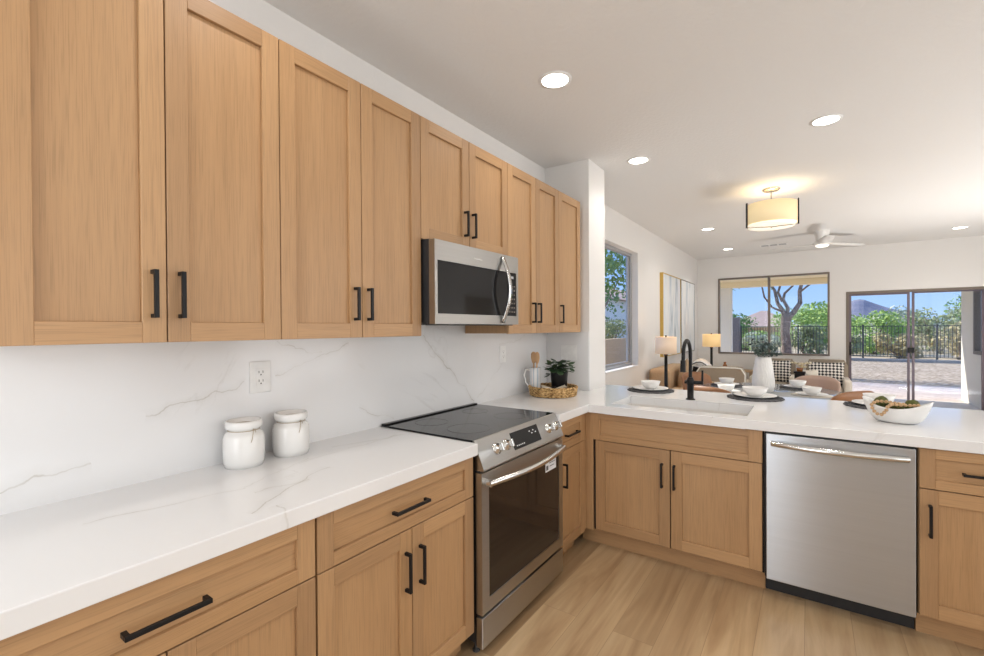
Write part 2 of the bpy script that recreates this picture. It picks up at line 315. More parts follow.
# ------------------------------------------------------------------ mesh builder
class MB:
    def __init__(s): s.v = []; s.f = []; s.m = []; s.t = []; s.sm = []
    def add(s, vs, fs, mat=0, tone=.5, smooth=False):
        b = len(s.v); s.v += [tuple(v) for v in vs]
        for f in fs: s.f.append([b+i for i in f]); s.m.append(mat); s.t.append(tone); s.sm.append(smooth)
        return s
    def box(s, x0, x1, y0, y1, z0, z1, mat=0, tone=None):
        x0, x1 = min(x0, x1), max(x0, x1); y0, y1 = min(y0, y1), max(y0, y1); z0, z1 = min(z0, z1), max(z0, z1)
        vs = [(x, y, z) for x in (x0, x1) for y in (y0, y1) for z in (z0, z1)]
        return s.add(vs, [(0, 1, 3, 2), (4, 6, 7, 5), (0, 4, 5, 1), (2, 3, 7, 6), (0, 2, 6, 4), (1, 5, 7, 3)], mat, random.random() if tone is None else tone)
    def prism(s, poly, axis, a0, a1, mat=0, smooth=False):
        """poly in the two axes other than `axis`, extruded along axis"""
        def P(p, a):
            q = [0, 0, 0]; o = [i for i in range(3) if i != axis]; q[o[0]] = p[0]; q[o[1]] = p[1]; q[axis] = a; return q
        n = len(poly); vs = [P(p, a0) for p in poly]+[P(p, a1) for p in poly]
        s.add(vs, [list(range(n))[::-1], list(range(n, 2*n))], mat)
        return s.add(vs, [(i, (i+1) % n, n+(i+1) % n, n+i) for i in range(n)], mat, smooth=smooth)
    def lathe(s, prof, c, seg=32, mat=0, axis=2, sx=1, sy=1, closed=False):
        vs = []; o = [i for i in range(3) if i != axis]
        for (r, h) in prof:
            for k in range(seg):
                a = 2*PI*k/seg; q = list(c); q[axis] += h; q[o[0]] += r*math.cos(a)*sx; q[o[1]] += r*math.sin(a)*sy; vs.append(q)
        fs = []
        for j in range(len(prof)-1):
            for k in range(seg): fs.append((j*seg+k, j*seg+(k+1) % seg, (j+1)*seg+(k+1) % seg, (j+1)*seg+k))
        s.add(vs, fs, mat, smooth=True)
        n = len(prof)-1
        if not closed:
            if prof[0][0] > 1e-5: s.add(vs[:seg], [list(range(seg))[::-1]], mat)
            if prof[-1][0] > 1e-5: s.add(vs[n*seg:], [list(range(seg))], mat)
        return s
    def tube(s, path, r, seg=10, mat=0, caps=True):
        pts = [Vector(p) for p in path]; R = r if hasattr(r, '__len__') else [r]*len(pts)
        vs = []; up = None
        for i, p in enumerate(pts):
            d = (pts[min(i+1, len(pts)-1)]-pts[max(i-1, 0)]).normalized()
            if up is None: up = Vector((0, 0, 1)) if abs(d.z) < .9 else Vector((1, 0, 0))
            a = d.cross(up)
            if a.length < 1e-4: a = d.cross(Vector((0, 1, 0)))
            a.normalize(); b = a.cross(d).normalized(); up = b
            for k in range(seg):
                t = 2*PI*k/seg; vs.append(p+(a*math.cos(t)+b*math.sin(t))*R[i])
        fs = [(i*seg+k, i*seg+(k+1) % seg, (i+1)*seg+(k+1) % seg, (i+1)*seg+k) for i in range(len(pts)-1) for k in range(seg)]
        s.add(vs, fs, mat, smooth=True)
        if caps:
            s.add(vs[:seg], [list(range(seg))[::-1]], mat); s.add(vs[-seg:], [list(range(seg))], mat)
        return s
    def sphere(s, c, r, seg=14, mat=0, sz=1):
        n = seg//2; return s.lathe([(max(1e-6, r*math.sin(PI*i/n)), -r*sz*math.cos(PI*i/n)) for i in range(n+1)], c, seg, mat)
    def build(s, name, mats, parent=None, origin=None, bevel=0, seg=2, sub=0, kind=None):
        o = Vector(origin) if origin is not None else (root_of(parent) if parent else Vector((0, 0, 0)))
        me = bpy.data.meshes.new(name); me.from_pydata([Vector(v)-o for v in s.v], [], s.f)
        for mm in (mats if isinstance(mats, (list, tuple)) else [mats]): me.materials.append(M[mm] if isinstance(mm, str) else mm)
        at = me.attributes.new('tone', 'FLOAT', 'FACE')
        at.data.foreach_set('value', s.t)
        for p, mi, smo in zip(me.polygons, s.m, s.sm): p.material_index = mi; p.use_smooth = smo
        bm = bmesh.new(); bm.from_mesh(me); bmesh.ops.recalc_face_normals(bm, faces=bm.faces)
        bm.to_mesh(me); bm.free(); me.update()
        ob = bpy.data.objects.new(name, me); COL.objects.link(ob)
        if parent: ob.parent = parent
        else: ob.location = o
        if bevel:
            b = ob.modifiers.new('bevel', 'BEVEL'); b.width = bevel; b.segments = seg; b.limit_method = 'ANGLE'; b.angle_limit = math.radians(40)
        if sub:
            b = ob.modifiers.new('smooth', 'SUBSURF'); b.levels = sub; b.render_levels = sub
        if kind: ob['kind'] = kind
        return ob
ROOT = {}
def root_of(p):
    while p.parent: p = p.parent
    return Vector(p.location)
def thing(name, label, cat, loc=(0, 0, 0), group=None):
    o = bpy.data.objects.new(name, None); COL.objects.link(o); o.location = loc; o.empty_display_size = .05
    return tag(o, label, cat, group)
def tag(o, label, cat, group=None):
    o['label'] = label; o['category'] = cat
    if group: o['group'] = group
    return o
def struct(name, mb, mats, **kw):
    o = mb.build(name, mats, **kw); o['kind'] = 'structure'; return o
def dup(root, loc, label, rot=None, scale=None, group=None):
    def cp(o, par):
        c = o.copy(); COL.objects.link(c); c.parent = par
        for ch in list(o.children): cp(ch, c)
        return c
    r = cp(root, None); r.location = loc; r['label'] = label
    if rot is not None: r.rotation_euler = (0, 0, rot)
    if scale: r.scale = scale
    if group: r['group'] = group
    return r
def grid(mb, xs, ys, filled, z0, z1, mat=0):
    """slab made of grid cells: shared inner faces are left out"""
    nx, ny = len(xs)-1, len(ys)-1; F = lambda i, j: 0 <= i < nx and 0 <= j < ny and filled(i, j)
    for i in range(nx):
        for j in range(ny):
            if not F(i, j): continue
            x0, x1, y0, y1 = xs[i], xs[i+1], ys[j], ys[j+1]
            mb.add([(x0, y0, z1), (x1, y0, z1), (x1, y1, z1), (x0, y1, z1)], [(0, 1, 2, 3)], mat)
            mb.add([(x0, y0, z0), (x1, y0, z0), (x1, y1, z0), (x0, y1, z0)], [(3, 2, 1, 0)], mat)
            if not F(i-1, j): mb.add([(x0, y0, z0), (x0, y1, z0), (x0, y1, z1), (x0, y0, z1)], [(3, 2, 1, 0)], mat)
            if not F(i+1, j): mb.add([(x1, y0, z0), (x1, y1, z0), (x1, y1, z1), (x1, y0, z1)], [(0, 1, 2, 3)], mat)
            if not F(i, j-1): mb.add([(x0, y0, z0), (x1, y0, z0), (x1, y0, z1), (x0, y0, z1)], [(0, 1, 2, 3)], mat)
            if not F(i, j+1): mb.add([(x0, y1, z0), (x1, y1, z0), (x1, y1, z1), (x0, y1, z1)], [(3, 2, 1, 0)], mat)
    return mb
def wall_panel(mb, axis, a0, a1, us, vs, holes, mat=0):
    """wall slab a0..a1 thick along axis (0 or 1); us along the other horizontal axis, vs = z; holes = (u0,u1,z0,z1)"""
    U = sorted(set(list(us)+[h[0] for h in holes]+[h[1] for h in holes])); V = sorted(set(list(vs)+[h[2] for h in holes]+[h[3] for h in holes]))
    t = MB()
    grid(t, U, V, lambda i, j: not any(h[0] <= (U[i]+U[i+1])/2 <= h[1] and h[2] <= (V[j]+V[j+1])/2 <= h[3] for h in holes), a0, a1)
    vv = [(z, x, y) if axis == 0 else (x, z, y) for x, y, z in t.v]
    return mb.add(vv, t.f, mat)

H = 2.7125; ZC = .914; ZB = .864; XU = .341; FAR = 9.51
# ------------------------------------------------------------------ the setting
struct('floor', MB().box(-.14, 4.74, -1.74, FAR+.14, -.12, 0), 'floor')
struct('ceiling', MB().box(-.14, 4.74, -1.74, FAR+.14, H, H+.15), 'ceil')
WIN_L = (4.62, 5.765, .915, 2.345)
struct('wall_left', wall_panel(MB(), 0, -.14, 0, (-1.74, FAR+.14), (0, H), [WIN_L]), 'wall')
WIN_F = (.365, 2.069, .90, 2.318); DOOR_F = (2.287, 3.935, -.0, 1.97)
struct('wall_far', wall_panel(MB(), 1, FAR, FAR+.14, (0, 4.6), (0, H), [WIN_F, (DOOR_F[0], DOOR_F[1], 0, DOOR_F[3])]), 'wall')
WR = [(-.3, 2.1, .5, 2.4), (4.8, 8.4, .5, 2.5)]
struct('wall_right', wall_panel(MB(), 0, 4.6, 4.74, (-1.74, FAR+.14), (0, H), []), 'wall')
d = MB().box(4.56, 4.598, 7.0, 7.9, .01, 2.04)
for z0, z1 in ((.2, .95), (1.1, 1.9)):
    for yy in (7.12, 7.50): d.box(4.552, 4.56, yy, yy+.28, z0, z1)
struct('door_3', d, 'taupe', bevel=.004)
struct('wall_back', wall_panel(MB(), 1, -1.74, -1.6, (0, 4.6), (0, H), [(.55, 1.45, 0, 2.05)]), 'wall')
d = MB().box(.56, 1.44, -1.72, -1.68, .01, 2.04)
for z0, z1 in ((.2, .95), (1.1, 1.9)):
    for x0 in (.68, 1.04): d.box(x0, x0+.28, -1.68, -1.672, z0, z1)
struct('door_2', d, 'trimw', bevel=.004)
# wing wall closing the counter
wg = MB(); grid(wg, [0, .38], [3.31, 3.64], lambda i, j: True, 0, H)
struct('wall_wing', wg, 'wall', bevel=.016, seg=4)
bb = MB(); bb.box(0, .012, 3.64, FAR, 0, .09); struct('baseboard_left', bb, 'trimw', bevel=.002)
bb = MB(); bb.box(.012, DOOR_F[0]-.01, FAR-.012, FAR, 0, .09).box(DOOR_F[1]+.01, 4.6, FAR-.012, FAR, 0, .09); struct('baseboard_far', bb, 'trimw', bevel=.002)

# left window: aluminium slider set deep in its reveal
def window(name, build, mats):
    o = build.build(name, mats); o['kind'] = 'structure'; return o
y0, y1, z0, z1 = WIN_L; x = -.13
fr = MB()
for a in ((y0, y0+.05, z0, z1), (y1-.045, y1, z0, z1), (y0+.05, y1-.045, z0, z0+.04), (y0+.05, y1-.045, z1-.04, z1)): fr.box(x, x+.05, a[0], a[1], a[2], a[3])
fr.box(x+.008, x+.034, 5.66, 5.715, z0+.04, z1-.04).box(x+.008, x+.034, 4.67, 5.66, z0+.04, z0+.065)
wl = struct('window_1', fr, 'alum', bevel=.003)
g = MB().box(x+.018, x+.022, y0+.05, y1-.045, z0+.04, z1-.04).build('window_pane', 'glass', wl, origin=(0, 0, 0))
MB().box(-.075, .012, y0-.0, y1+.0, z0-.0, z0+.012).build('window_sill', 'trimw', wl, origin=(0, 0, 0), bevel=.003)
# far window
x0, x1, z0, z1 = WIN_F; y = FAR+.03
fr = MB(); t = .028
fr.box(x0, x0+t, y-.045, y+.05, z0, z1).box(x1-t, x1, y-.045, y+.05, z0, z1).box(x0+t, x1-t, y-.045, y+.05, z0, z0+t).box(x0+t, x1-t, y-.045, y+.05, z1-t, z1).box(1.172, 1.212, y-.02, y+.04, z0+t, z1-t)
wf = struct('window_2', fr, 'bronze', bevel=.003)
MB().box(x0+t, 1.172, y+.005, y+.009, z0+t, z1-t).build('window_pane', 'glass', wf, origin=(0, 0, 0))
MB().box(1.212, x1-t, y+.02, y+.024, z0+t, z1-t).build('window_pane', 'glass', wf, origin=(0, 0, 0))
# sliding glass door
x0, x1, z0, z1 = DOOR_F; t = .04
fr = MB(); fr.box(x0, x0+t, y-.04, y+.06, 0, z1).box(x1-t, x1, y-.04, y+.06, 0, z1).box(x0+t, x1-t, y-.04, y+.06, z1-t, z1).box(x0+t, x1-t, y-.04, y+.06, 0, .02)
df = struct('door_1', fr, 'bronze', bevel=.003)
s1 = MB().box(3.045, 3.075, y-.02, y+.01, .02, z1-t).box(x0+t, 3.045, y-.02, y+.01, .02, .07).box(x0+t, 3.045, y-.02, y+.01, z1-t-.03, z1-t).box(x0+t, x0+t+.03, y-.02, y+.01, .07, z1-t-.03)
sp_ = s1.build('sliding_panel', 'purple', df, origin=(0, 0, 0), bevel=.002)
MB().box(x0+t+.03, 3.045, y-.008, y-.004, .07, z1-t-.03).build('glass_pane', 'glass', sp_, origin=(0, 0, 0))
MB().box(x0+t+.004, x0+t+.024, y-.055, y-.02, .92, 1.14).build('pull_handle', 'black', sp_, origin=(0, 0, 0), bevel=.004)
MB().box(3.045, 3.125, y-.045, y-.021, .98, 1.06).build('latch', 'black', sp_, origin=(0, 0, 0), bevel=.004)
s2 = MB().box(3.105, 3.135, y+.015, y+.045, .02, z1-t).box(3.135, x1-t, y+.015, y+.045, .02, .06).box(3.135, x1-t, y+.015, y+.045, z1-t-.02, z1-t).box(x1-t-.03, x1-t, y+.015, y+.045, .06, z1-t-.02)
sp_ = s2.build('fixed_panel', 'purple', df, origin=(0, 0, 0), bevel=.002)
MB().box(3.135, x1-t-.03, y+.028, y+.032, .06, z1-t-.02).build('glass_pane', 'glass', sp_, origin=(0, 0, 0))

# ------------------------------------------------------------------ cabinets
def handle(parent, face, at, length, horizontal, out=.03):
    """face 'x': door plane x=const facing +x ; 'y': plane y=const facing -y. at=(along, z) centre, plane pos"""
    pos, a, z = at; m = MB(); w = .0055; h = length/2
    def B(o0, o1, a0, a1, z0, z1):
        if face == 'x': m.box(pos+o0, pos+o1, a0, a1, z0, z1)
        else: m.box(a0, a1, pos-o1, pos-o0, z0, z1)
    if horizontal:
        B(out-.009, out, a-h, a+h, z-w, z+w); B(0, out-.009, a-h, a-h+.011, z-w, z+w); B(0, out-.009, a+h-.011, a+h, z-w, z+w)
    else:
        B(out-.009, out, a-w, a+w, z-h, z+h); B(0, out-.009, a-w, a+w, z-h, z-h+.011); B(0, out-.009, a-w, a+w, z+h-.011, z+h)
    return m.build('handle', 'black', parent, bevel=.0012)
def shaker(parent, name, face, pos, a0, a1, z0, z1, fw=.057, th=.019, rail=None, left=None):
    """door or drawer front whose outer face stands at pos"""
    m = MB(); rail = rail or fw; lf = left or fw
    def B(o0, o1, a0, a1, z0, z1, mat, tone=None):
        if face == 'x': m.box(pos-o1, pos-o0, a0, a1, z0, z1, mat, tone)
        else: m.box(a0, a1, pos+o0, pos+o1, z0, z1, mat, tone)
    B(0, th, a0, a0+lf, z0, z1, 0); B(0, th, a1-fw, a1, z0, z1, 0)
    B(0, th, a0+lf, a1-fw, z1-rail, z1, 1); B(0, th, a0+lf, a1-fw, z0, z0+rail, 1)
    wide = (a1-a0) > 1.25*(z1-z0)
    B(.011, th, a0+lf, a1-fw, z0+rail, z1-rail, 1 if wide else 0, .5)
    return m.build(name, ['oakV', 'oakY' if face == 'x' else 'oakX'], parent, bevel=.0012, seg=1)
G = .0016
def upper(y0, y1, z0, z1, doors, label):
    """doors = [(ya, yb, handle_y or None)]"""
    t = thing('wall_cabinet', label, 'cabinet', (0, y0, z0), None)
    m = MB().box(.018, XU-.021, y0+.001, y1-.001, z0, z1, 0, .5)
    m.box(XU-.0215, XU-.0205, y0+.004, y1-.004, z0+.004, z1-.004, 1)
    m.build('cabinet_body', ['oakV', 'gap_shade'], t, bevel=.001, seg=1)
    for a, b, hy in doors:
        d = shaker(t, 'cabinet_door', 'x', XU, a+G, b-G, z0-.002, z1, .055)
        hz = 1.5 if z0 < 1.6 else 1.933
        handle(d, 'x', (XU, hy, hz), .128, False)
    return t
ZT = 2.366
upper(.19, .831, 1.372, ZT, [(.19, .506, .473), (.506, .831, .537)], 'tall oak wall cabinet with two doors nearest the camera, above the two white jars')
upper(.831, 1.495, 1.372, ZT, [(.831, 1.164, 1.128), (1.164, 1.495, 1.192)], 'tall oak wall cabinet with two doors immediately left of the microwave')
upper(1.495, 2.216, 1.8136, ZT, [(1.495, 1.852, 1.811), (1.852, 2.216, 1.876)], 'short oak wall cabinet with two doors above the microwave')
upper(2.216, 2.872, 1.372, ZT, [(2.216, 2.546, 2.495), (2.546, 2.872, 2.567)], 'tall oak wall cabinet with two doors immediately right of the microwave')
upper(2.872, 3.235, 1.372, ZT, [(2.872, 3.235, 2.89)], 'narrow single door oak wall cabinet beside the white wing wall')
tag(MB().box(.018, XU-.04, 3.237, 3.309, 1.372, ZT, 0, .3).build('filler_strip', 'oakV', origin=(0, 3.27, 1.372)), 'thin oak filler strip between last wall cabinet and wing wall', 'filler')

XB = .605
def base_body(t, face, a0, a1, back, front, z0=.105, toe=.075):
    m = MB()
    if face == 'x':
        m.box(back, front-.021, a0+.001, a1-.001, z0, ZB-.002, 0, .5); m.box(front-.0212, front-.0205, a0+.004, a1-.004, z0+.006, ZB-.006, 1)
        m.box(back, front-toe, a0+.001, a1-.001, 0, z0, 2, .4)
    else:
        m.box(a0+.001, a1-.001, front+.021, back, z0, ZB-.002, 0, .5); m.box(a0+.004, a1-.004, front+.0205, front+.0212, z0+.006, ZB-.006, 1)
        m.box(a0+.001, a1-.001, front+toe, back, 0, z0, 2, .4)
    return m.build('cabinet_body', ['oakV', 'gap_shade', 'oakY' if face == 'x' else 'oakX'], t, bevel=.001, seg=1)
def base_x(y0, y1, split, drh, label, dh=None):
    t = thing('base_cabinet', label, 'cabinet', (.3, (y0+y1)/2, 0))
    base_body(t, 'x', y0, y1, .015, XB)
    d = shaker(t, 'drawer', 'x', XB, y0+G, y1-G, .690, .858, .055, rail=.042)
    handle(d, 'x', (XB, drh, .771), .166, True)
    if split:
        a = shaker(t, 'cabinet_door', 'x', XB, y0+G, split-G, .107, .686); handle(a, 'x', (XB, split-.033, .543), .14, False)
        b = shaker(t, 'cabinet_door', 'x', XB, split+G, y1-G, .107, .686); handle(b, 'x', (XB, split+.037, .543), .14, False)
    else:
        a = shaker(t, 'cabinet_door', 'x', XB, y0+G, y1-G, .107, .686); handle(a, 'x', (XB, dh, .543), .14, False)
    return t
base_x(.035, .776, .405, .405, 'oak base cabinet at the lower left corner, wide drawer over two doors')
base_x(.780, 1.527, 1.163, 1.150, 'oak base cabinet with drawer and two doors immediately left of the range')
base_x(2.325, 2.685, None, 2.485, 'narrow oak base cabinet between the range and the inner corner', dh=2.384)

YP = 2.73; YK = 3.36
t = thing('sink_cabinet', 'oak sink cabinet with false front over two doors, left of the dishwasher', 'cabinet', (1.1, 3.0, 0))
m = MB().box(.64, 1.585, YP+.021, YP+.045, .105, ZB-.002, 0, .5).box(.64, 1.585, YP+.0205, YP+.0212, .11, ZB-.006, 1)
m.box(.64, .66, YP+.045, YK, .105, ZB-.002, 0, .5).box(1.565, 1.585, YP+.045, YK, .105, ZB-.002, 0, .5).box(.66, 1.565, YP+.045, YK, .105, .125, 0, .5).box(.66, 1.565, YK-.02, YK, .125, ZB-.002, 0, .5)
m.box(.54, 1.585, YP+.075, YK, 0, .105, 2, .4)
m.build('cabinet_body', ['oakV', 'gap_shade', 'oakX'], t, bevel=.001, seg=1)
shaker(t, 'false_front', 'y', YP, .645, 1.578, .690, .858, .064, rail=.036, left=.048)
for a, b, h in ((.660, 1.116, 1.072), (1.119, 1.578, 1.141)):
    dd = shaker(t, 'cabinet_door', 'y', YP, a+G, b-G, .120, .686, .06); handle(dd, 'y', (YP, h, .538), .14, False)
tag(MB().box(.575, .6445, YP+.002, YP+.019, .107, .862, 0, .55).box(.575, .594, 2.686, YP+.002, .107, .862, 0, .6).build('corner_filler', 'oakV', origin=(.61, 2.75, 0), bevel=.001), 'vertical oak filler strip in the inner corner left of the sink cabinet', 'filler')
t = thing('base_cabinet', 'oak base cabinet with drawer and one door right of the dishwasher', 'cabinet', (2.4, 3.0, 0))
base_body(t, 'y', 2.178, 2.64, YK, YP)
dd = shaker(t, 'drawer', 'y', YP, 2.181, 2.636, .682, .858, .052, rail=.042); handle(dd, 'y', (YP, 2.40, .766), .17, True)
dd = shaker(t, 'cabinet_door', 'y', YP, 2.181, 2.636, .112, .678, .062); handle(dd, 'y', (YP, 2.215, .543), .14, False)

# countertops
t = tag(MB().box(.0, .6246, .0, 1.535, ZB, ZC).build('countertop', 'quartz', origin=(0, 0, 0), bevel=.003), 'long white veined quartz countertop left of the range', 'countertop')
cm = MB()
xs = [0, .38, .6246, .735, 1.50, 2.68]; ys = [2.303, 2.705, 2.82, 3.20, 3.31, 3.64, 3.73]
def fl(i, j):
    x = (xs[i]+xs[i+1])/2; y = (ys[j]+ys[j+1])/2
    if y < 2.705: return x < .6246
    if x < .38: return y < 3.31 or y > 3.64
    if .735 < x < 1.50 and 2.82 < y < 3.20: return False
    return True
grid(cm, xs, ys, fl, ZB, ZC)
ct = cm.build('countertop', 'quartz', origin=(0, 0, 0))
bm = bmesh.new(); bm.from_mesh(ct.data); bmesh.ops.remove_doubles(bm, verts=bm.verts, dist=1e-5); bm.to_mesh(ct.data); bm.free()
b = ct.modifiers.new('bevel', 'BEVEL'); b.width = .003; b.segments = 2; b.limit_method = 'ANGLE'
tag(ct, 'white quartz countertop of the peninsula, turning the corner from the range', 'countertop')
# backsplash
bs = MB().box(0, .014, .0, 3.31, ZC, 1.372).box(0, .014, 1.497, 2.221, 1.372, 1.80)
b = struct('trim_1', bs, 'splash')
bs = MB().box(.014, .379, 3.296, 3.31, ZC, 1.372)
b = struct('trim_2', bs, 'splash', bevel=.001)
tag(MB().box(.40, 2.64, YK+.002, YK+.02, 0, ZB-.002).build('peninsula_back_panel', 'wall', origin=(1.5, YK, 0)), 'white painted back panel under the bar overhang of the peninsula', 'panel')

# sink
m = MB(); grid(m, [.725, 1.51], [2.81, 3.21], lambda i, j: True, .862, .8635)
m = MB(); x0, x1, y0, y1, zb = .735, 1.50, 2.82, 3.20, .665
def ring(i, z): return [(x0+i, y0+i, z), (x1-i, y0+i, z), (x1-i, y1-i, z), (x0+i, y1-i, z)]
R = [ring(-.012, .8635), ring(.0, .8635), ring(.004, zb+.02), ring(.025, zb), ring(.03, zb-.012), ring(-.008, zb-.012), ring(-.012, .85)]
vs = sum(R, []); fs = []
for j in (0, 1, 2): 
    for k in range(4): fs.append((j*4+k, j*4+(k+1) % 4, (j+1)*4+(k+1) % 4, (j+1)*4+k))
fs.append((12, 13, 14, 15))
for k in range(4): fs.append((20+k, 20+(k+1) % 4, 24+(k+1) % 4, 24+k)); fs.append((24+k, 24+(k+1) % 4, (k+1) % 4, k))
fs.append((20, 21, 22, 23))
m.add(vs, fs)
sk = thing('sink', 'pale rectangular undermount sink set in the peninsula countertop', 'sink', (1.1175, 3.01, zb))
m.build('basin', 'sink', sk)
MB().lathe([(.045, .0), (.045, .004), (.036, .005), (.03, .001), (.001, .001)], (1.1175, 3.03, zb+.0005), 24).build('drain', 'chrome', sk)

# faucet
fx, fy = 1.122, 3.262
fa = thing('faucet', 'tall matt black gooseneck faucet with side lever behind the sink', 'faucet', (fx, fy, ZC))
MB().lathe([(.030, 0), (.030, .006), (.024, .008), (.0205, .012), (.0205, .10), (.0235, .101), (.0235, .135), (.0205, .136), (.0175, .15)], (fx, fy, ZC), 28).build('faucet_body', 'black', fa)
path = [(fx, fy, ZC+.14), (fx, fy, ZC+.31)]
for k in range(1, 15):
    a = PI*k/15; path.append((fx-.006*k/15, fy-.09+.09*math.cos(a), ZC+.31+.09*math.sin(a)))
path += [(fx-.006, fy-.18, ZC+.30), (fx-.007, fy-.182, ZC+.27)]
MB().tube(path, .0115, 14).build('spout', 'black', fa)
MB().tube([(fx-.007, fy-.182, ZC+.275), (fx-.008, fy-.184, ZC+.20)], [.0155, .0175], 16).build('spray_head', 'black', fa)
hm = MB().tube([(fx-.036, fy, ZC+.117), (fx+.08, fy, ZC+.117)], .0125, 16); hm.tube([(fx+.074, fy, ZC+.108), (fx+.075, fy, ZC+.20)], .0065, 12)
hm.build('lever', 'black', fa)

# ------------------------------------------------------------------ range
RY0, RY1 = 1.541, 2.298; XF = .642
rg = thing('range', 'stainless slide-in electric range with black glass cooktop', 'stove', (.33, 1.92, 0))
m = MB().box(.02, .60, RY0+.004, RY1-.004, .045, .90).box(.60, .618, RY0+.006, RY1-.006, .05, .80)
m.build('range_body', 'rubber', rg, bevel=.002)
m = MB().box(.018, .592, RY0-.004, RY1+.006, .9145, .921)
m.box(.018, .045, RY0-.003, RY1+.005, .921, .928)
m.build('cooktop', 'blackg', rg, bevel=.002)
mm = plain('burner_ring_print', (.013, .013, .014), .08, spec=.32)
for cx, cy, r in ((.18, 1.73, .085), (.18, 2.10, .075), (.43, 1.72, .105), (.43, 2.09, .09)):
    MB().lathe([(r-.0015, .9211), (r-.0015, .9214), (r, .9214), (r, .9211)], (cx, cy, 0), 48, closed=True).build('burner_ring', mm, rg)
# control panel (slanted) spanning the front
pf = [(.590, .922), (.598, .922), (.650, .802), (.648, .794), (.60, .794), (.60, .90), (.590, .905)]
m = MB().prism(pf, 1, RY0, RY1); m.build('control_panel', 'steelY', rg, bevel=.003)
def onp(y, s, off=.0):  # point on slanted face; s = 0 top .. 1 bottom
    n = Vector((.12, 0, .052)).normalized(); p = Vector((.598, y, .922)).lerp(Vector((.650, y, .802)), s); return p+n*off
def quad_box(ya, yb, s0, s1, o0, o1):
    vs = [onp(ya, s0, o0), onp(yb, s0, o0), onp(yb, s1, o0), onp(ya, s1, o0), onp(ya, s0, o1), onp(yb, s0, o1), onp(yb, s1, o1), onp(ya, s1, o1)]
    return vs, [(3, 2, 1, 0), (4, 5, 6, 7), (0, 1, 5, 4), (1, 2, 6, 5), (2, 3, 7, 6), (3, 0, 4, 7)]
dsp = MB().add(*quad_box(1.806, 2.062, .17, .80, .0, .002)).build('display', 'blackg', rg)
mk = MB()
for i in range(5): mk.add(*quad_box(1.83+i*.016, 1.838+i*.016, .66, .70, .002, .0025))
mk.build('button_print', 'paper', dsp); mk = MB()
for i in range(4): mk.add(*quad_box(1.97+i*.018, 1.98+i*.018, .32+.09*(i % 2), .36+.09*(i % 2), .002, .0025))
mk.build('clock_print', 'paper', dsp)
for y in (1.672, 1.752, 2.160, 2.240):
    n = Vector((.12, 0, .052)).normalized(); c = onp(y, .50)
    kb = MB().tube([c, c+n*.006, c+n*.0061, c+n*.034], [.026, .026, .0205, .0185], 28); ob = kb.build('knob', 'chrome', rg)
    a = Vector((0, 1, 0)); b2 = n.cross(a).normalized()
    g0 = c+n*.034; vv = []
    for o in (0, .010):
        for s1_, s2_ in ((-1, -1), (1, -1), (1, 1), (-1, 1)): vv.append(g0+n*o+a*(s1_*.0055)+b2*(s2_*.018))
    MB().add(vv, [(0, 1, 2, 3), (4, 5, 6, 7), (0, 1, 5, 4), (1, 2, 6, 5), (2, 3, 7, 6), (3, 0, 4, 7)]).build('knob_grip', 'chrome', ob, bevel=.002)
# oven door
dy0, dy1, dz0, dz1 = RY0-.005, RY1+.002, .182, .786
wy0, wy1, wz0, wz1 = 1.588, 2.255, .238, .715
m = MB(); m2 = MB(); wall_panel(m, 0, XF-.034, XF, (dy0, dy1), (dz0, dz1), [(wy0, wy1, wz0, wz1)])
od = m.build('oven_door', 'steelY', rg, bevel=.002)
MB().box(XF-.03, XF-.003, wy0+.0005, wy1-.0005, wz0+.0005, wz1-.0005).build('oven_window', 'ovenglass', od)
hp = []
for k in range(13):
    s = k/12; yy = 1.560+(2.275-1.560)*s; hp.append((XF+.022+.042*math.sin(PI*s), yy, .742))
MB().tube(hp, .0135, 16).build('oven_handle', 'chrome', od)
eb = MB().tube([(XF-.002, 1.567, .742), (XF+.030, 1.567, .742)], .015, 16); eb.build('handle_mount', 'chrome', od)
eb = MB().tube([(XF-.002, 2.268, .742), (XF+.030, 2.268, .742)], .015, 16); eb.build('handle_mount', 'chrome', od)
st = MB().box(XF-.003, XF-.0024, 2.105, 2.225, .640, .700, 0)
st.box(XF-.0024, XF-.0020, 2.112, 2.135, .648, .672, 1).box(XF-.0024, XF-.0020, 2.145, 2.215, .680, .684, 1).box(XF-.0024, XF-.0020, 2.150, 2.200, .662, .666, 1)
st.build('sticker', ['paper', 'slot'], od)
dr = MB().box(XF-.034, XF, RY0-.005, RY1+.002, .038, .168).build('storage_drawer', 'steelY', rg, bevel=.003)
for y in (1.565, 2.275):
    MB().lathe([(.017, 0), (.017, .008), (.008, .010), (.008, .046)], (.585, y, 0), 16).build('foot', 'rubber', rg)

# ------------------------------------------------------------------ microwave
my0, my1, mz0, mz1, mx = 1.508, 2.214, 1.424, 1.805, .41
mw = thing('microwave', 'stainless over-the-range microwave under the short wall cabinet', 'microwave', (.2, 1.86, mz0))
MB().box(.018, mx-.035, my0+.001, my1-.004, mz0+.004, mz1+.004).build('microwave_body', 'rubber', mw, bevel=.002)
m = MB(); wall_panel(m, 0, mx-.034, mx, (my0, my1), (mz0, mz1), [(1.527, 2.193, 1.471, 1.714)])
fp = m.build('door_frame', 'steelY', mw, bevel=.003)
MB().box(mx-.03, mx-.002, 1.5275, 2.104, 1.4715, 1.7135).build('door_window', 'blackg', fp)
cp = MB().box(mx-.03, mx-.001, 2.106, 2.1925, 1.4715, 1.7135).build('control_panel', 'blackg', mw)
k = MB()
for r in range(7):
    for c in range(3): k.box(mx-.001, mx-.0004, 2.118+c*.024, 2.130+c*.024, 1.490+r*.024, 1.497+r*.024)
k.build('keypad_print', 'bronze', cp)
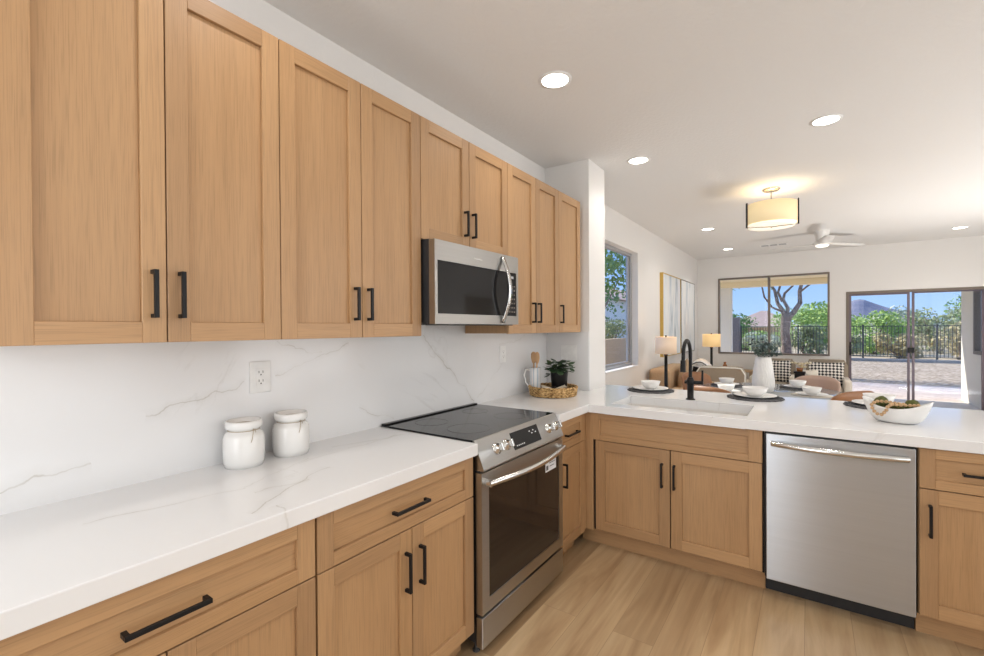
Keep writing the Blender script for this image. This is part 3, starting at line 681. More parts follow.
MB().box(mx-.001, mx-.0004, 2.122, 2.165, 1.680, 1.694).build('clock_display', 'alum', cp)
hp = []
for i in range(17):
    s = i/16; hp.append((mx+.006+.05*math.sin(PI*s), 2.052, 1.432+(1.792-1.432)*s))
m = MB(); 
for i in range(16):
    a, b = hp[i], hp[i+1]
    m.add([(a[0]-.010, a[1]-.012, a[2]), (a[0], a[1]-.012, a[2]), (a[0], a[1]+.012, a[2]), (a[0]-.010, a[1]+.012, a[2]), (b[0]-.010, b[1]-.012, b[2]), (b[0], b[1]-.012, b[2]), (b[0], b[1]+.012, b[2]), (b[0]-.010, b[1]+.012, b[2])],
          [(0, 1, 5, 4), (1, 2, 6, 5), (2, 3, 7, 6), (3, 0, 4, 7)]+([(0, 1, 2, 3)] if i == 0 else [])+([(4, 5, 6, 7)] if i == 15 else []), smooth=True)
m.build('microwave_handle', 'chrome', mw)
lg = MB().lathe([(.004, 0), (.004, .001)], (mx, 1.800, 1.752), 14, axis=0)
for i in range(9): lg.box(mx, mx+.0008, 1.808+i*.0065, 1.812+i*.0065, 1.748, 1.7545)
lg.build('emblem', 'chrome', fp)
v = MB()
for i in range(14): v.box(.06+i*.02, .07+i*.02, my0+.06, my1-.07, mz0-.001, mz0+.004)
v.box(.35, mx-.036, my0+.002, my1-.005, mz0-.006, mz0+.004)
v.build('bottom_vent', 'rubber', mw)

# ------------------------------------------------------------------ dishwasher
DX0, DX1 = 1.595, 2.168; YD = 2.715
dw = thing('dishwasher', 'stainless dishwasher with a bowed bar handle in the peninsula', 'dishwasher', (1.88, 3.0, 0))
MB().box(DX0-.008, DX1+.006, YD+.028, YK-.01, .10, ZB-.004).build('dishwasher_body', 'rubber', dw)
dd = MB().box(DX0, DX1, YD, YD+.027, .100, .852).build('dishwasher_door', 'steelX', dw, bevel=.003)
MB().box(DX0-.01, DX1+.008, YD+.10, YD+.125, 0, .098).build('toe_kick', 'rubber', dw)
hp = []
for i in range(17):
    s = i/16; hp.append((1.622+(2.142-1.622)*s, YD-.010-.042*math.sin(PI*s)**.8, .805))
MB().tube(hp, [.0145]*17, 14).build('dishwasher_handle', 'chrome', dd)

# ------------------------------------------------------------------ outlets
def outlet(y, z, w, h, label, kind):
    t = thing('wall_outlet' if kind == 'o' else 'light_switch', label, 'outlet' if kind == 'o' else 'switch', (.014, y, z))
    MB().box(.014, .020, y-w/2, y+w/2, z-h/2, z+h/2).build('cover_plate', 'plate', t, bevel=.002)
    f = MB().box(.020, .0225, y-.017, y+.017, z-.034, z+.034).build('receptacle' if kind == 'o' else 'rocker', 'plate', t, bevel=.001)
    if kind == 'o':
        s = MB()
        for zz in (z-.017, z+.017):
            s.box(.0224, .0227, y-.009, y-.0065, zz-.001, zz+.008).box(.0224, .0227, y+.0065, y+.009, zz-.001, zz+.008).box(.0224, .0227, y-.0025, y+.0025, zz-.010, zz-.005)
        s.build('slots', 'slot', f)
    return t
outlet(.930, 1.218, .082, .122, 'white duplex wall outlet on the backsplash above the two jars', 'o')
outlet(2.64, 1.222, .074, .116, 'white wall outlet on the backsplash right of the range', 'o')
t = thing('light_switch', 'white triple rocker switch plate on the wing wall behind the potted plant', 'switch', (.215, 3.296, 1.207))
MB().box(.144, .282, 3.290, 3.296, 1.148, 1.266).build('cover_plate', 'plate', t, bevel=.002)
for i in range(3): MB().box(.157+i*.040, .189+i*.040, 3.2865, 3.290, 1.172, 1.242).build('rocker', 'plate', t, bevel=.001)

# ------------------------------------------------------------------ jars
def jar(c, label):
    t = thing('jar', label, 'jar', c, 'white ceramic jars with twine on the counter')
    x, y, z = c
    MB().lathe([(.045, .0), (.060, .004), (.0665, .016), (.0675, .06), (.0665, .105), (.060, .120), (.0505, .126), (.0505, .133), (.0585, .137), (.0605, .143), (.0605, .157), (.0575, .164), (.0525, .163), (.049, .150), (.047, .138)], c, 40, closed=True).build('jar_body', 'ceramic', t)
    MB().lathe([(.0505, .148), (.02, .145), (.0005, .145)], c, 32).build('cork_inside', 'clayin', t)
    MB().lathe([(.0008, 0), (.062, 0), (.0665, .012)], c, 32, closed=True).build('jar_base', 'ceramic', t)
    m = MB(); P = [(x+.0515*math.cos(a), y+.0515*math.sin(a), z+.1295) for a in [2*PI*k/36 for k in range(37)]]; m.tube(P, .0014, 6, caps=False)
    ax, ay = x+.0525, y+.002
    m.tube([(ax, ay, z+.129), (ax+.006, ay+.003, z+.137), (ax+.012, ay-.002, z+.124), (ax+.016, ay-.007, z+.103), (ax+.0175, ay-.012, z+.092)], .0011, 6)
    m.tube([(ax, ay, z+.129), (ax+.006, ay+.008, z+.135), (ax+.003, ay+.012, z+.122)], .0011, 6)
    m.build('twine', 'twine', t)
    return t
jar((.098, .826, ZC), 'white ceramic jar with twine round its neck, nearer the camera of the pair')
jar((.098, 1.008, ZC), 'white ceramic jar with twine, farther from the camera, right under the wall outlet')

# ------------------------------------------------------------------ basket group
bc = Vector((.250, 2.945, ZC))
t = thing('basket', 'round shallow woven basket tray on the corner counter', 'basket', bc)
prof = [(.0005, .006), (.150, .006), (.150, .010)]
MB().lathe([(.0005, 0), (.150, 0), (.155, .005), (.150, .010), (.0005, .010)], bc, 40).build('basket_floor', 'basket', t)
m = MB()
for r in range(4):
    n = 44; z = .012+r*.0165; R0 = .160+.003*r
    for st_ in (0, 1):
        P = [(bc.x+(R0+.005*math.cos(9*a*2+PI*st_))*math.cos(a), bc.y+(R0+.005*math.cos(9*a*2+PI*st_))*math.sin(a), bc.z+z+.005*math.sin(9*a*2+PI*st_)) for a in [2*PI*k/120 for k in range(121)]]
        m.tube(P, .0068, 7, caps=False)
m.build('woven_rim', 'basket', t)
# jug with spoons
jc = (.112, 2.925, ZC+.0105)
t = thing('jug', 'white and pale blue striped jug in the basket tray', 'jug', jc)
jm, jn, jp = newmat('striped_jug_glaze'); v = coords(jn); wv = N(jn, 'ShaderNodeTexWave'); wv.bands_direction = 'X'; wv.inputs['Scale'].default_value = 14; L(jn, v, wv.inputs[0])
L(jn, ramp(jn, wv.outputs['Fac'], [(.72, (.82, .82, .82)), (.9, (.50, .58, .66))]), jp.inputs['Base Color']); jp.inputs['Roughness'].default_value = .25
MB().lathe([(.036, 0), (.041, .004), (.042, .03), (.040, .12), (.042, .185), (.0385, .187), (.036, .12), (.037, .03), (.035, .010), (.0005, .010)], jc, 32).build('jug_body', jm, t)
hp = [(jc[0]-.030, jc[1]-.026, jc[2]+.168), (jc[0]-.050, jc[1]-.046, jc[2]+.170), (jc[0]-.060, jc[1]-.054, jc[2]+.135), (jc[0]-.050, jc[1]-.046, jc[2]+.075), (jc[0]-.029, jc[1]-.028, jc[2]+.045)]
MB().tube(hp, .006, 10).build('jug_handle', 'ceramic', t)
def spoon(px, py, lean, label, r):
    t0 = (jc[0]+px, jc[1]+py, jc[2]+.013)
    m = MB(); top = Vector(t0)+Vector((lean[0], lean[1], .205))
    m.tube([t0, top], [.005, .006], 8)
    vs = Vector(top)+Vector((lean[0]*.15, lean[1]*.15, .045))
    m.lathe([(.0005, -.048), (.012, -.044), (.021, -.02), (.024, .0), (.021, .024), (.012, .037), (.0005, .040)], vs, 20, sx=r, sy=.25)
    o = m.build('wooden_spoon', 'spoon', origin=t0); tag(o, label, 'spoon', 'wooden spoons standing in the jug'); return o
spoon(-.012, .010, (-.006, .004), 'left wooden spoon standing in the striped jug', 1)
spoon(.010, -.006, (.012, -.002), 'right wooden spoon standing in the striped jug', .9)
def leaf(m, p, d, up, ln, wd, mat=0, fold=.15):
    d = Vector(d).normalized(); s = d.cross(Vector(up)); s = s.normalized() if s.length > 1e-3 else Vector((1, 0, 0)); n = s.cross(d)
    pts = [p, p+d*ln*.3+s*wd*.45-n*fold*wd, p+d*ln*.65+s*wd*.42-n*fold*wd, p+d*ln, p+d*ln*.65-s*wd*.42-n*fold*wd, p+d*ln*.3-s*wd*.45-n*fold*wd, p+d*ln*.5+n*0]
    m.add(pts, [(0, 1, 6), (1, 2, 6), (2, 3, 6), (3, 4, 6), (4, 5, 6), (5, 0, 6)], mat, random.random(), smooth=True)
pc = (.268, 3.010, ZC+.0105)
t = thing('potted_plant', 'small trailing green plant in a black pot in the basket tray', 'plant', pc)
MB().lathe([(.050, 0), (.054, .004), (.064, .148), (.0645, .153), (.060, .153), (.058, .138), (.0005, .138)], pc, 28).build('pot', 'black', t)
m = MB(); stm = MB(); rr = random.Random(3)
for k in range(44):
    a = rr.uniform(0, 2*PI); R0 = rr.uniform(.01, .078); hh = rr.uniform(-.01, .07)-max(0, R0-.055)*2.2+.01
    p = Vector((pc[0]+R0*math.cos(a), pc[1]+R0*math.sin(a), pc[2]+.165+hh))
    stm.tube([(pc[0], pc[1], pc[2]+.14), (pc[0]+R0*.5*math.cos(a), pc[1]+R0*.5*math.sin(a), pc[2]+.175+hh*.8), p], .0014, 5)
    for q in range(2): leaf(m, p, (math.cos(a+q-.5), math.sin(a+q-.5), rr.uniform(-.7, .5)), (rr.uniform(-.3, .3), rr.uniform(-.3, .3), 1), rr.uniform(.045, .062), rr.uniform(.042, .056), fold=.05)
m.build('leaves', 'leafd', t); stm.build('stems', 'leafd', t)
# napkins tied with a black ring
nc = Vector((.285, 2.895, ZC+.040))
t = thing('napkin_bundle', 'beige linen napkin gathered in a black ring in the basket tray', 'napkin', (nc.x, nc.y, ZC+.0105))
m = MB()
dirv = Vector((.80, .60, 0)); sd = Vector((-.6, .8, 0))
for sgn in (-1, 1):
    rows = []
    for i in range(7):
        s = i/6; w_ = .012+.040*s**.8; row = []
        for k in range(9):
            u = k/8*2-1; row.append(nc+dirv*sgn*(.010+.075*s)+sd*u*w_+Vector((0, 0, .010*math.cos(u*7+sgn)*s+.018+.01*s)))
        rows.append(row)
    vs = sum(rows, []); vs2 = [v-Vector((0, 0, .022)) for v in vs]; fs = [(i*9+k, i*9+k+1, (i+1)*9+k+1, (i+1)*9+k) for i in range(6) for k in range(8)]
    m.add(vs, fs, smooth=True); m.add(vs2, fs, smooth=True)
m.build('napkin', 'napkin', t)
MB().lathe([(.016, -.010), (.022, -.009), (.022, .009), (.016, .010)], nc+Vector((0, 0, .012)), 20, axis=0, closed=True).build('napkin_ring', 'black', t)

# ------------------------------------------------------------------ place settings on the bar
def bowl_mesh(c, r, h, seg=36):
    return MB().lathe([(r*.42, 0), (r*.5, .0), (r*.85, h*.45), (r, h), (r*.965, h), (r*.80, h*.5), (r*.45, .010), (.0005, .009)], c, seg)
def plate_mesh(c, r):
    return MB().lathe([(r*.6, 0), (r*.66, .001), (r, .012), (r*.99, .015), (r*.66, .005), (.0005, .0045)], c, 40)
def mat_mesh(c, r, seg=72):
    m = MB()
    nr = 9
    for j in range(nr):
        R0 = r*(.22+.78*(j+.5)/nr); w_ = r*.78/nr*.55
        P = [(c[0]+(R0+.003*math.sin(18*a+j))*math.cos(a), c[1]+(R0+.003*math.sin(18*a+j))*math.sin(a), c[2]+.0045+.0014*math.sin(26*a+j*2)) for a in [2*PI*k/seg for k in range(seg+1)]]
        m.tube(P, min(w_, .0042)+.0012, 6, caps=False)
    m.lathe([(r*.98, 0.0005), (r*.98, .004), (.0005, .004)], c, 48)
    return m
words = ['left of the faucet', 'right of the faucet, in front of the tall white vase', 'behind the boat-shaped bowl']
for (cx, cy, rb), wd in zip(((.775, 3.555, .072), (1.475, 3.555, .078), (2.125, 3.565, .078)), words):
    c = (cx, cy, ZC)
    tag(mat_mesh(c, .172).build('placemat', 'charc', origin=c), 'round charcoal braided placemat '+wd, 'placemat', 'charcoal placemats along the bar')
    c = (cx, cy, ZC+.0108); tag(plate_mesh(c, .130).build('plate', 'bowlw', origin=c), 'white plate on the mat '+wd, 'plate', 'white plates along the bar')
    c = (cx, cy, ZC+.0165); tag(bowl_mesh(c, rb, .058).build('bowl', 'bowlw', origin=c), 'white bowl on the plate '+wd, 'bowl', 'white bowls along the bar')

# boat shaped bowl
bcn = Vector((2.142, 3.045, ZC)); ang = math.atan2(-.10, .30)+.02
bx = Vector((math.cos(ang), math.sin(ang), 0)); by = Vector((-math.sin(ang), math.cos(ang), 0))
t = thing('decorative_bowl', 'white boat-shaped bowl with handle holes on the peninsula', 'bowl', bcn)
def shell(off):
    rows = []
    for j in range(10):
        tt = j/9
        row = []
        for k in range(40):
            a = 2*PI*k/40; ca, sa = math.cos(a), math.sin(a)
            rim = .076+.041*abs(ca)**2.0
            hx = .060+(.137-.060)*tt**.55; hy = .042+(.082-.042)*tt**.5
            z = max(off*1.1, rim*tt**1.35) if off else rim*tt**1.35
            row.append(bcn+bx*(hx-off)*ca*(1 if abs(ca) < .99 else 1)+by*(hy-off)*sa+Vector((0, 0, z)))
        rows.append(row)
    return rows
a_, b2_ = shell(0), shell(.006)
def hole(k, j): return (k in (0, 39, 20, 19)) and j == 6
m = MB(); vs = sum(a_, [])+sum(b2_, []); n1 = 400; fs = []
for j in range(9):
    for k in range(40):
        q = (j*40+k, j*40+(k+1) % 40, (j+1)*40+(k+1) % 40, (j+1)*40+k)
        if hole(k, j): continue
        fs.append(q); fs.append(tuple(n1+i for i in q[::-1]))
for k in range(40): fs.append((360+k, 360+(k+1) % 40, n1+360+(k+1) % 40, n1+360+k))
for k in (0, 39, 20, 19):
    q = (6*40+k, 6*40+(k+1) % 40, 7*40+(k+1) % 40, 7*40+k)
    fs.append((q[0], q[1], n1+q[1], n1+q[0])); fs.append((q[2], q[3], n1+q[3], n1+q[2]))
    if k in (39, 19): fs.append((q[0], q[3], n1+q[3], n1+q[0]))
    else: fs.append((q[1], q[2], n1+q[2], n1+q[1]))
fs.append(list(range(40))[::-1]); fs.append([n1+i for i in range(40)])
m.add(vs, fs, smooth=True)
m.build('bowl_shell', 'bowlw', t)
balls = [(-.062, .012, .092, .031), (.058, .014, .088, .031), (-.004, .030, .070, .028), (.022, -.022, .055, .024), (-.035, -.022, .05, .02)]
for i, (a, b, z, r) in enumerate(balls):
    c = bcn+bx*a+by*b+Vector((0, 0, z)); m = MB().sphere(c, r, 18)
    m.v = [tuple(Vector(v)+(Vector(v)-c).normalized()*noise.noise(Vector(v)*70)*.005) for v in m.v]
    tag(m.build('moss_ball', 'moss', origin=c), ['green moss ball at the left end inside the boat-shaped bowl', 'green moss ball at the right end inside the boat-shaped bowl', 'moss ball in the middle at the back of the boat-shaped bowl', 'small moss ball right of middle under the beads', 'small moss ball left of middle under the beads'][i], 'ball', 'moss balls in the bowl')
bg = thing('bead_garland', 'string of round wooden beads draped over the rim of the boat-shaped bowl', 'beads', bcn)
pts = []
def Wp(a, b, z): return bcn+bx*a+by*b+Vector((0, 0, z))
ctrl = [Wp(.085, -.015, .096), Wp(.055, -.035, .095), Wp(.025, -.045, .094), Wp(-.005, -.060, .096), Wp(-.016, -.090, .088), Wp(-.024, -.088, .062), Wp(-.042, -.080, .042), Wp(-.062, -.080, .044), Wp(-.078, -.080, .064), Wp(-.082, -.078, .088), Wp(-.070, -.058, .103), Wp(-.045, -.05, .106), Wp(-.02, -.045, .104), Wp(.01, -.03, .098), Wp(.04, -.02, .096)]
acc = 0; last = ctrl[0]; pts = [ctrl[0]]
for i in range(1, len(ctrl)):
    a, b = ctrl[i-1], ctrl[i]; n = 30
    for k in range(1, n+1):
        p = a.lerp(b, k/n)
        if (p-pts[-1]).length >= .0165: pts.append(p)
for p in pts: MB().sphere(p, .0082, 12).build('bead', 'bead', bg)
MB().tube(pts, .001, 5).build('string', 'twine', bg)

# ------------------------------------------------------------------ ceiling fixtures
dls = [(.68, 2.16, 'recessed ceiling downlight nearest the wall cabinets'), (1.87, 3.58, 'recessed ceiling downlight at the right, over the peninsula bowl'), (.684, 3.57, 'recessed ceiling downlight beside the top of the wing wall'),
       (.675, 6.613, 'recessed ceiling downlight left of the drum pendant'), (.666, 8.51, 'recessed ceiling downlight nearest the far left corner'), (3.442, 8.55, 'recessed ceiling downlight at the right above the sliding door')]
proto = thing('downlight', dls[0][2], 'downlight', (dls[0][0], dls[0][1], H), 'recessed downlights')
MB().lathe([(.066, -.0005), (.088, -.0005), (.086, -.004), (.070, -.005)], (dls[0][0], dls[0][1], H), 36, closed=True).build('trim_ring', 'trimw', proto)
MB().lathe([(.069, -.003), (.0005, -.003)], (dls[0][0], dls[0][1], H), 36).build('lens', 'lamp', proto)
for x, y, lb in dls[1:]: dup(proto, (x, y, H), lb)
for x, y, lb in dls:
    light('downlight_beam', 'SPOT', (x, y, H-.02), 20 if y > 5 else 14, (1, .95, .89), target=(x, y, 0), spot_size=2.5, spot_blend=.9, shadow_soft_size=.06)
light('downlight_beam', 'SPOT', (1.87, 2.16, H-.02), 14, (1, .95, .89), target=(1.87, 2.16, 0), spot_size=2.5, spot_blend=.9, shadow_soft_size=.06)
light('downlight_beam', 'SPOT', (1.87, .75, H-.02), 14, (1, .95, .89), target=(1.87, .75, 0), spot_size=2.5, spot_blend=.9, shadow_soft_size=.06)
light('downlight_beam', 'SPOT', (.68, .75, H-.02), 12, (1, .95, .89), target=(.68, .75, 0), spot_size=2.5, spot_blend=.9, shadow_soft_size=.06)

pcx, pcy = 1.488, 5.05
pd = thing('pendant_light', 'cream drum semi-flush ceiling light with dark side bars over the dining table', 'ceiling light', (pcx, pcy, H))
MB().lathe([(.074, 0), (.076, -.012), (.06, -.022), (.012, -.026), (.0005, -.026)], (pcx, pcy, H), 32).build('canopy', 'nickel', pd)
MB().tube([(pcx, pcy, H-.02), (pcx, pcy, 2.60)], .006, 10).build('stem', 'nickel', pd)
MB().lathe([(.206, 2.565), (.210, 2.565), (.210, 2.375), (.206, 2.375)], (pcx, pcy, 0), 48, closed=True).build('drum_shade', 'pendshade', pd)
MB().lathe([(.0005, 2.358), (.15, 2.360), (.190, 2.352), (.202, 2.378), (.202, 2.382)], (pcx, pcy, 0), 40).build('diffuser', 'penddiff', pd)
for a in (math.radians(204), math.radians(-4)):
    tw = .013
    if True:
        ca, sa = math.cos(a), math.sin(a)
        vs = []
        for r in (.211, .220):
            for q in (-tw, tw):
                for z in (2.350, 2.585): vs.append((pcx+r*ca-q*sa, pcy+r*sa+q*ca, z))
        if True:
            MB().add(vs, [(0, 1, 3, 2), (4, 6, 7, 5), (0, 4, 5, 1), (2, 3, 7, 6), (0, 2, 6, 4), (1, 5, 7, 3)]).build('side_bar', 'black', pd)
MB().tube([(pcx, pcy, 2.358), (pcx, pcy, 2.338)], [.004, .006], 8).build('finial', 'nickel', pd)
rg_ = MB().tube([(pcx+.206*math.cos(a), pcy+.206*math.sin(a), 2.56) for a in (3.56, 3.56-PI)], .004, 8); rg_.build('crossbar', 'nickel', pd); rg_ = MB().tube([(pcx+.210*math.cos(3.56), pcy+.210*math.sin(3.56), 2.352), (pcx, pcy, 2.352), (pcx+.210*math.cos(-.07), pcy+.210*math.sin(-.07), 2.352)], .005, 8); rg_.build('crossbar', 'nickel', pd)
light('pendant_glow_up', 'POINT', (pcx, pcy, 2.46), 2.6, (1, .84, .62), shadow_soft_size=.10)
light('pendant_glow_down', 'SPOT', (pcx, pcy, 2.32), 9, (1, .86, .66), target=(pcx, pcy, 0), spot_size=2.7, spot_blend=.6, shadow_soft_size=.15)

fc = Vector((1.93, 7.70, H))
fn = thing('ceiling_fan', 'white three-blade ceiling fan with a light, beyond the drum pendant', 'ceiling fan', fc)
MB().lathe([(.088, 0), (.088, -.01), (.072, -.11), (.070, -.145), (.0005, -.145)], fc, 32).build('fan_housing', 'fanw', fn)
MB().lathe([(.0005, -.145), (.09, -.150), (.098, -.170), (.09, -.193), (.0005, -.195)], fc, 32).build('fan_hub', 'fanw', fn)
MB().lathe([(.075, -.1955), (.07, -.211), (.04, -.220), (.0005, -.222)], fc, 32).build('fan_lens', 'fanlamp', fn)
for ad in (166, 46, -84):
    a = math.radians(ad); d = Vector((math.cos(a), math.sin(a), 0)); s = Vector((-math.sin(a), math.cos(a), 0)); vs = []
    for i, r in enumerate((.08, .14, .25, .42, .58, .66)):
        w_ = (.035, .045, .068, .066, .058, .045)[i]; z = -.173-.006*(i > 1)
        for q, dz in ((-1, .010), (1, -.010)):
            for th_ in (.004, -.004): vs.append(fc+d*r+s*q*w_+Vector((0, 0, z+dz+th_)))
    fs = [(0, 1, 3, 2), (20, 22, 23, 21)]
    for i in range(5): b = i*4; fs += [(b, b+2, b+6, b+4), (b+1, b+5, b+7, b+3), (b, b+4, b+5, b+1), (b+2, b+3, b+7, b+6)]
    MB().add(vs, fs, smooth=True).build('fan_blade', 'fanw', fn)
vn = thing('air_vent', 'small slatted white air vent in the ceiling left of the fan', 'vent', (1.32, 8.50, H))
MB().box(1.13, 1.51, 8.42, 8.58, H-.008, H-.0005).build('vent_frame', 'trimw', vn, bevel=.002)
m = MB()
for k in range(3):
    for j in range(6): m.box(1.15+k*.12, 1.25+k*.12, 8.435+j*.022, 8.447+j*.022, H-.0095, H-.008)
m.build('vent_slots', 'alum', vn)

# ------------------------------------------------------------------ dining table
tcx, tcy, TZ = 1.42, 5.40, .75
dt = thing('dining_table', 'round dining table with smoked grey top, under the drum pendant', 'table', (tcx, tcy, 0))
MB().lathe([(.0005, TZ-.022), (.665, TZ-.022), (.68, TZ-.011), (.672, TZ), (.0005, TZ)], (tcx, tcy, 0), 64).build('table_top', 'ltop', dt)
MB().lathe([(.0005, 0), (.30, 0), (.30, .02), (.06, .05), (.05, .35), (.06, .66), (.18, TZ-.023), (.0005, TZ-.023)], (tcx, tcy, 0), 40).build('pedestal', 'black', dt)
def place(cx, cy, wd, mats=True):
    if mats:
        c = (cx, cy, TZ+.0005); tag(MB().lathe([(.0005, 0), (.165, 0), (.168, .003), (.0005, .004)], c, 40).build('placemat', 'cream' if wd.startswith('near right') else 'charc', origin=c), 'round placemat at the '+wd, 'placemat', 'placemats on the dining table')
    c = (cx, cy, TZ+.0050); tag(plate_mesh(c, .128).build('plate', 'bowlw', origin=c), 'white plate at the '+wd, 'plate', 'plates on the dining table')
    c = (cx, cy, TZ+.0108); tag(bowl_mesh(c, .080, .066).build('bowl', 'bowlw', origin=c), 'white bowl at the '+wd, 'bowl', 'bowls on the dining table')
place(1.80, 5.22, 'near right setting of the dining table'); place(1.68, 5.80, 'far right setting of the dining table')
place(1.02, 5.66, 'far left setting of the dining table'); place(1.10, 5.03, 'near left setting of the dining table')
vc = (1.402, 5.28, TZ+.0005)
vs_ = thing('vase', 'tall white carved ceramic vase with greenery on the dining table', 'vase', vc)
MB().lathe([(.075, 0), (.088, .01), (.101, .06), (.100, .12), (.088, .22), (.074, .31), (.069, .345), (.060, .35), (.062, .30), (.08, .15), (.0005, .05)], vc, 48).build('vase_body', 'vase', vs_)
gr = tag(bpy.data.objects.new('eucalyptus_bouquet', None), 'grey green and dark leafy sprigs standing in the tall white vase', 'foliage'); COL.objects.link(gr); gr.location = (vc[0], vc[1], vc[2]+.06)
rr = random.Random(11); lm = MB(); lb = MB(); stm = MB()
for k in range(24):
    a = rr.uniform(0, 2*PI); sp = rr.uniform(.04, .175); hh = rr.uniform(.07, .22)-.5*sp
    base = Vector((vc[0], vc[1], vc[2]+.06)); mouth = Vector((vc[0]+.045*math.cos(a), vc[1]+.045*math.sin(a), vc[2]+.345))
    tip = Vector((vc[0]+sp*math.cos(a), vc[1]+sp*math.sin(a), vc[2]+.36+max(.02, hh)))
    stm.tube([base, mouth, tip], .0018, 5)
    for q in range(8):
        p = mouth.lerp(tip, .25+.75*q/7); dd = Vector((rr.uniform(-1, 1), rr.uniform(-1, 1), rr.uniform(-.3, .8)))
        leaf(lb if (k % 5 == 0 and q > 5) else lm, p, dd, (rr.uniform(-1, 1), rr.uniform(-1, 1), 1), rr.uniform(.026, .040), rr.uniform(.022, .032))
lm.build('leaves', 'leafg', gr); lb.build('dark_leaves', 'leafb', gr); stm.build('stems', 'leafg', gr)

# chairs round the table
def chair(name_mat, label, loc, rot, H_=.85):
    t = thing('dining_chair', label, 'chair', (0, 0, 0), 'leather shell chairs round the dining table')
    # seat centre at origin, back towards +y
    m = MB(); n = 13; rows = []
    for i in range(9):                      # curved backrest shell
        z = .47+(H_-.47)*i/8; row = []
        for k in range(n):
            u = k/(n-1)*2-1; e = (i/8)
            top = z-(.0 if i < 8 else .03*abs(u)**3)
            wdt = .245-.02*e**2
            row.append((u*wdt, .205+.05*e-.09*u*u*(1-.35*e), top-.022*abs(u)**5*e))
        rows.append(row)
    vs = sum(rows, []); vs2 = [(x, y+.022, z) for x, y, z in vs]; q = len(vs)
    fs = [(i*n+k, i*n+k+1, (i+1)*n+k+1, (i+1)*n+k) for i in range(8) for k in range(n-1)]
    fs2 = [tuple(q+j for j in f[::-1]) for f in fs]
    ed = [k for k in range(n)]+[i*n+n-1 for i in range(1, 9)]+[8*n+k for k in range(n-2, -1, -1)]+[i*n for i in range(7, 0, -1)]
    ef = [(ed[i], ed[(i+1) % len(ed)], q+ed[(i+1) % len(ed)], q+ed[i]) for i in range(len(ed))]
    m.add(vs+vs2, fs+fs2+ef, smooth=True); m.build('backrest', name_mat, t)
    m = MB(); P = []
    for k in range(28):
        a = 2*PI*k/28; P.append((.235*abs(math.cos(a))**.6*(1 if math.cos(a) > 0 else -1), .215*abs(math.sin(a))**.6*(1 if math.sin(a) > 0 else -1)))
    m.prism(P, 2, .42, .475, smooth=True); m.build('seat', name_mat, t, bevel=.015, seg=3)
    for sx_ in (-1, 1):
        for sy_ in (-1, 1): MB().tube([(sx_*.15, sy_*.14, .42), (sx_*.21, sy_*.21, .0)], [.013, .010], 10).build('leg', 'black', t)
    t.location = loc; t.rotation_euler = (0, 0, rot); return t
def fa_(cx, cy): return math.atan2(cy-tcy, cx-tcx)-PI/2
def ch(mat, label, cx, cy, H_=.85, tw=0): return chair(mat, label, (cx, cy, 0), fa_(cx, cy)+tw, H_)
ch('leather2', 'blush tan leather chair at the far right of the dining table', 1.75, 5.88, .86, .12)
ch('leather', 'caramel leather chair half hidden behind the boat-shaped bowl', 1.93, 4.97, .865)
ch('leather', 'caramel leather chair on the far left of the dining table, behind the faucet lever', .84, 5.74, .86)
ch('leather', 'caramel leather chair with its back against the bar, right of the faucet', 1.12, 4.72, .86)

# ------------------------------------------------------------------ living area
def rbox(mb, x0, x1, y0, y1, z0, z1): return mb.box(x0, x1, y0, y1, z0, z1)
so = thing('sofa', 'tan upholstered sofa against the left wall below the paired canvases', 'sofa', (.42, 6.6, 0))
MB().box(.04, .82, 6.06, 7.20, .12, .40).build('sofa_base', 'tanfab', so, bevel=.03, seg=3)
MB().box(.04, .30, 6.06, 7.20, .40, .86).build('backrest', 'tanfab', so, bevel=.05, seg=4)
for y0_ in (6.06, 7.02): MB().box(.30, .80, y0_, y0_+.18, .40, .62).build('armrest', 'tanfab', so, bevel=.05, seg=4)
for y0_ in (6.245, 6.635): MB().box(.30, .82, y0_, y0_+.38, .40, .52).build('seat_cushion', 'tanfab', so, bevel=.04, seg=4)
for x_ in (.1, .76):
    for y_ in (6.13, 7.13): MB().box(x_-.025, x_+.025, y_-.025, y_+.025, 0, .12).build('leg', 'black', so)
def pillow(name, mat, c, w_, h_, rotz, label, tilt=.25, tk=.07):
    vs = []; n = 9; m = MB()
    for sgn in (1, -1):
        for i in range(n):
            for k in range(n):
                u, v = i/(n-1)*2-1, k/(n-1)*2-1; b = (1-abs(u)**3)*(1-abs(v)**3); pin = 1-.07*(1-abs(u))*(abs(v) > .99)-.07*(1-abs(v))*(abs(u) > .99)
                vs.append((u*w_/2*pin, sgn*tk*b**.6, v*h_/2*pin))
    fs = []
    for s_ in (0, 1):
        for i in range(n-1):
            for k in range(n-1):
                b = s_*n*n; q = (b+i*n+k, b+(i+1)*n+k, b+(i+1)*n+k+1, b+i*n+k+1); fs.append(q if s_ == 0 else q[::-1])
    m.add(vs, fs, smooth=True); o = m.build(name, mat); o.location = c; o.rotation_euler = (-tilt, 0, rotz)
    return tag(o, label, 'cushion')
pillow('cushion', 'tanfab', (.40, 6.46, .76), .40, .44, -PI/2+.2, 'tan cushion rising above the back of the tan sofa', .2)
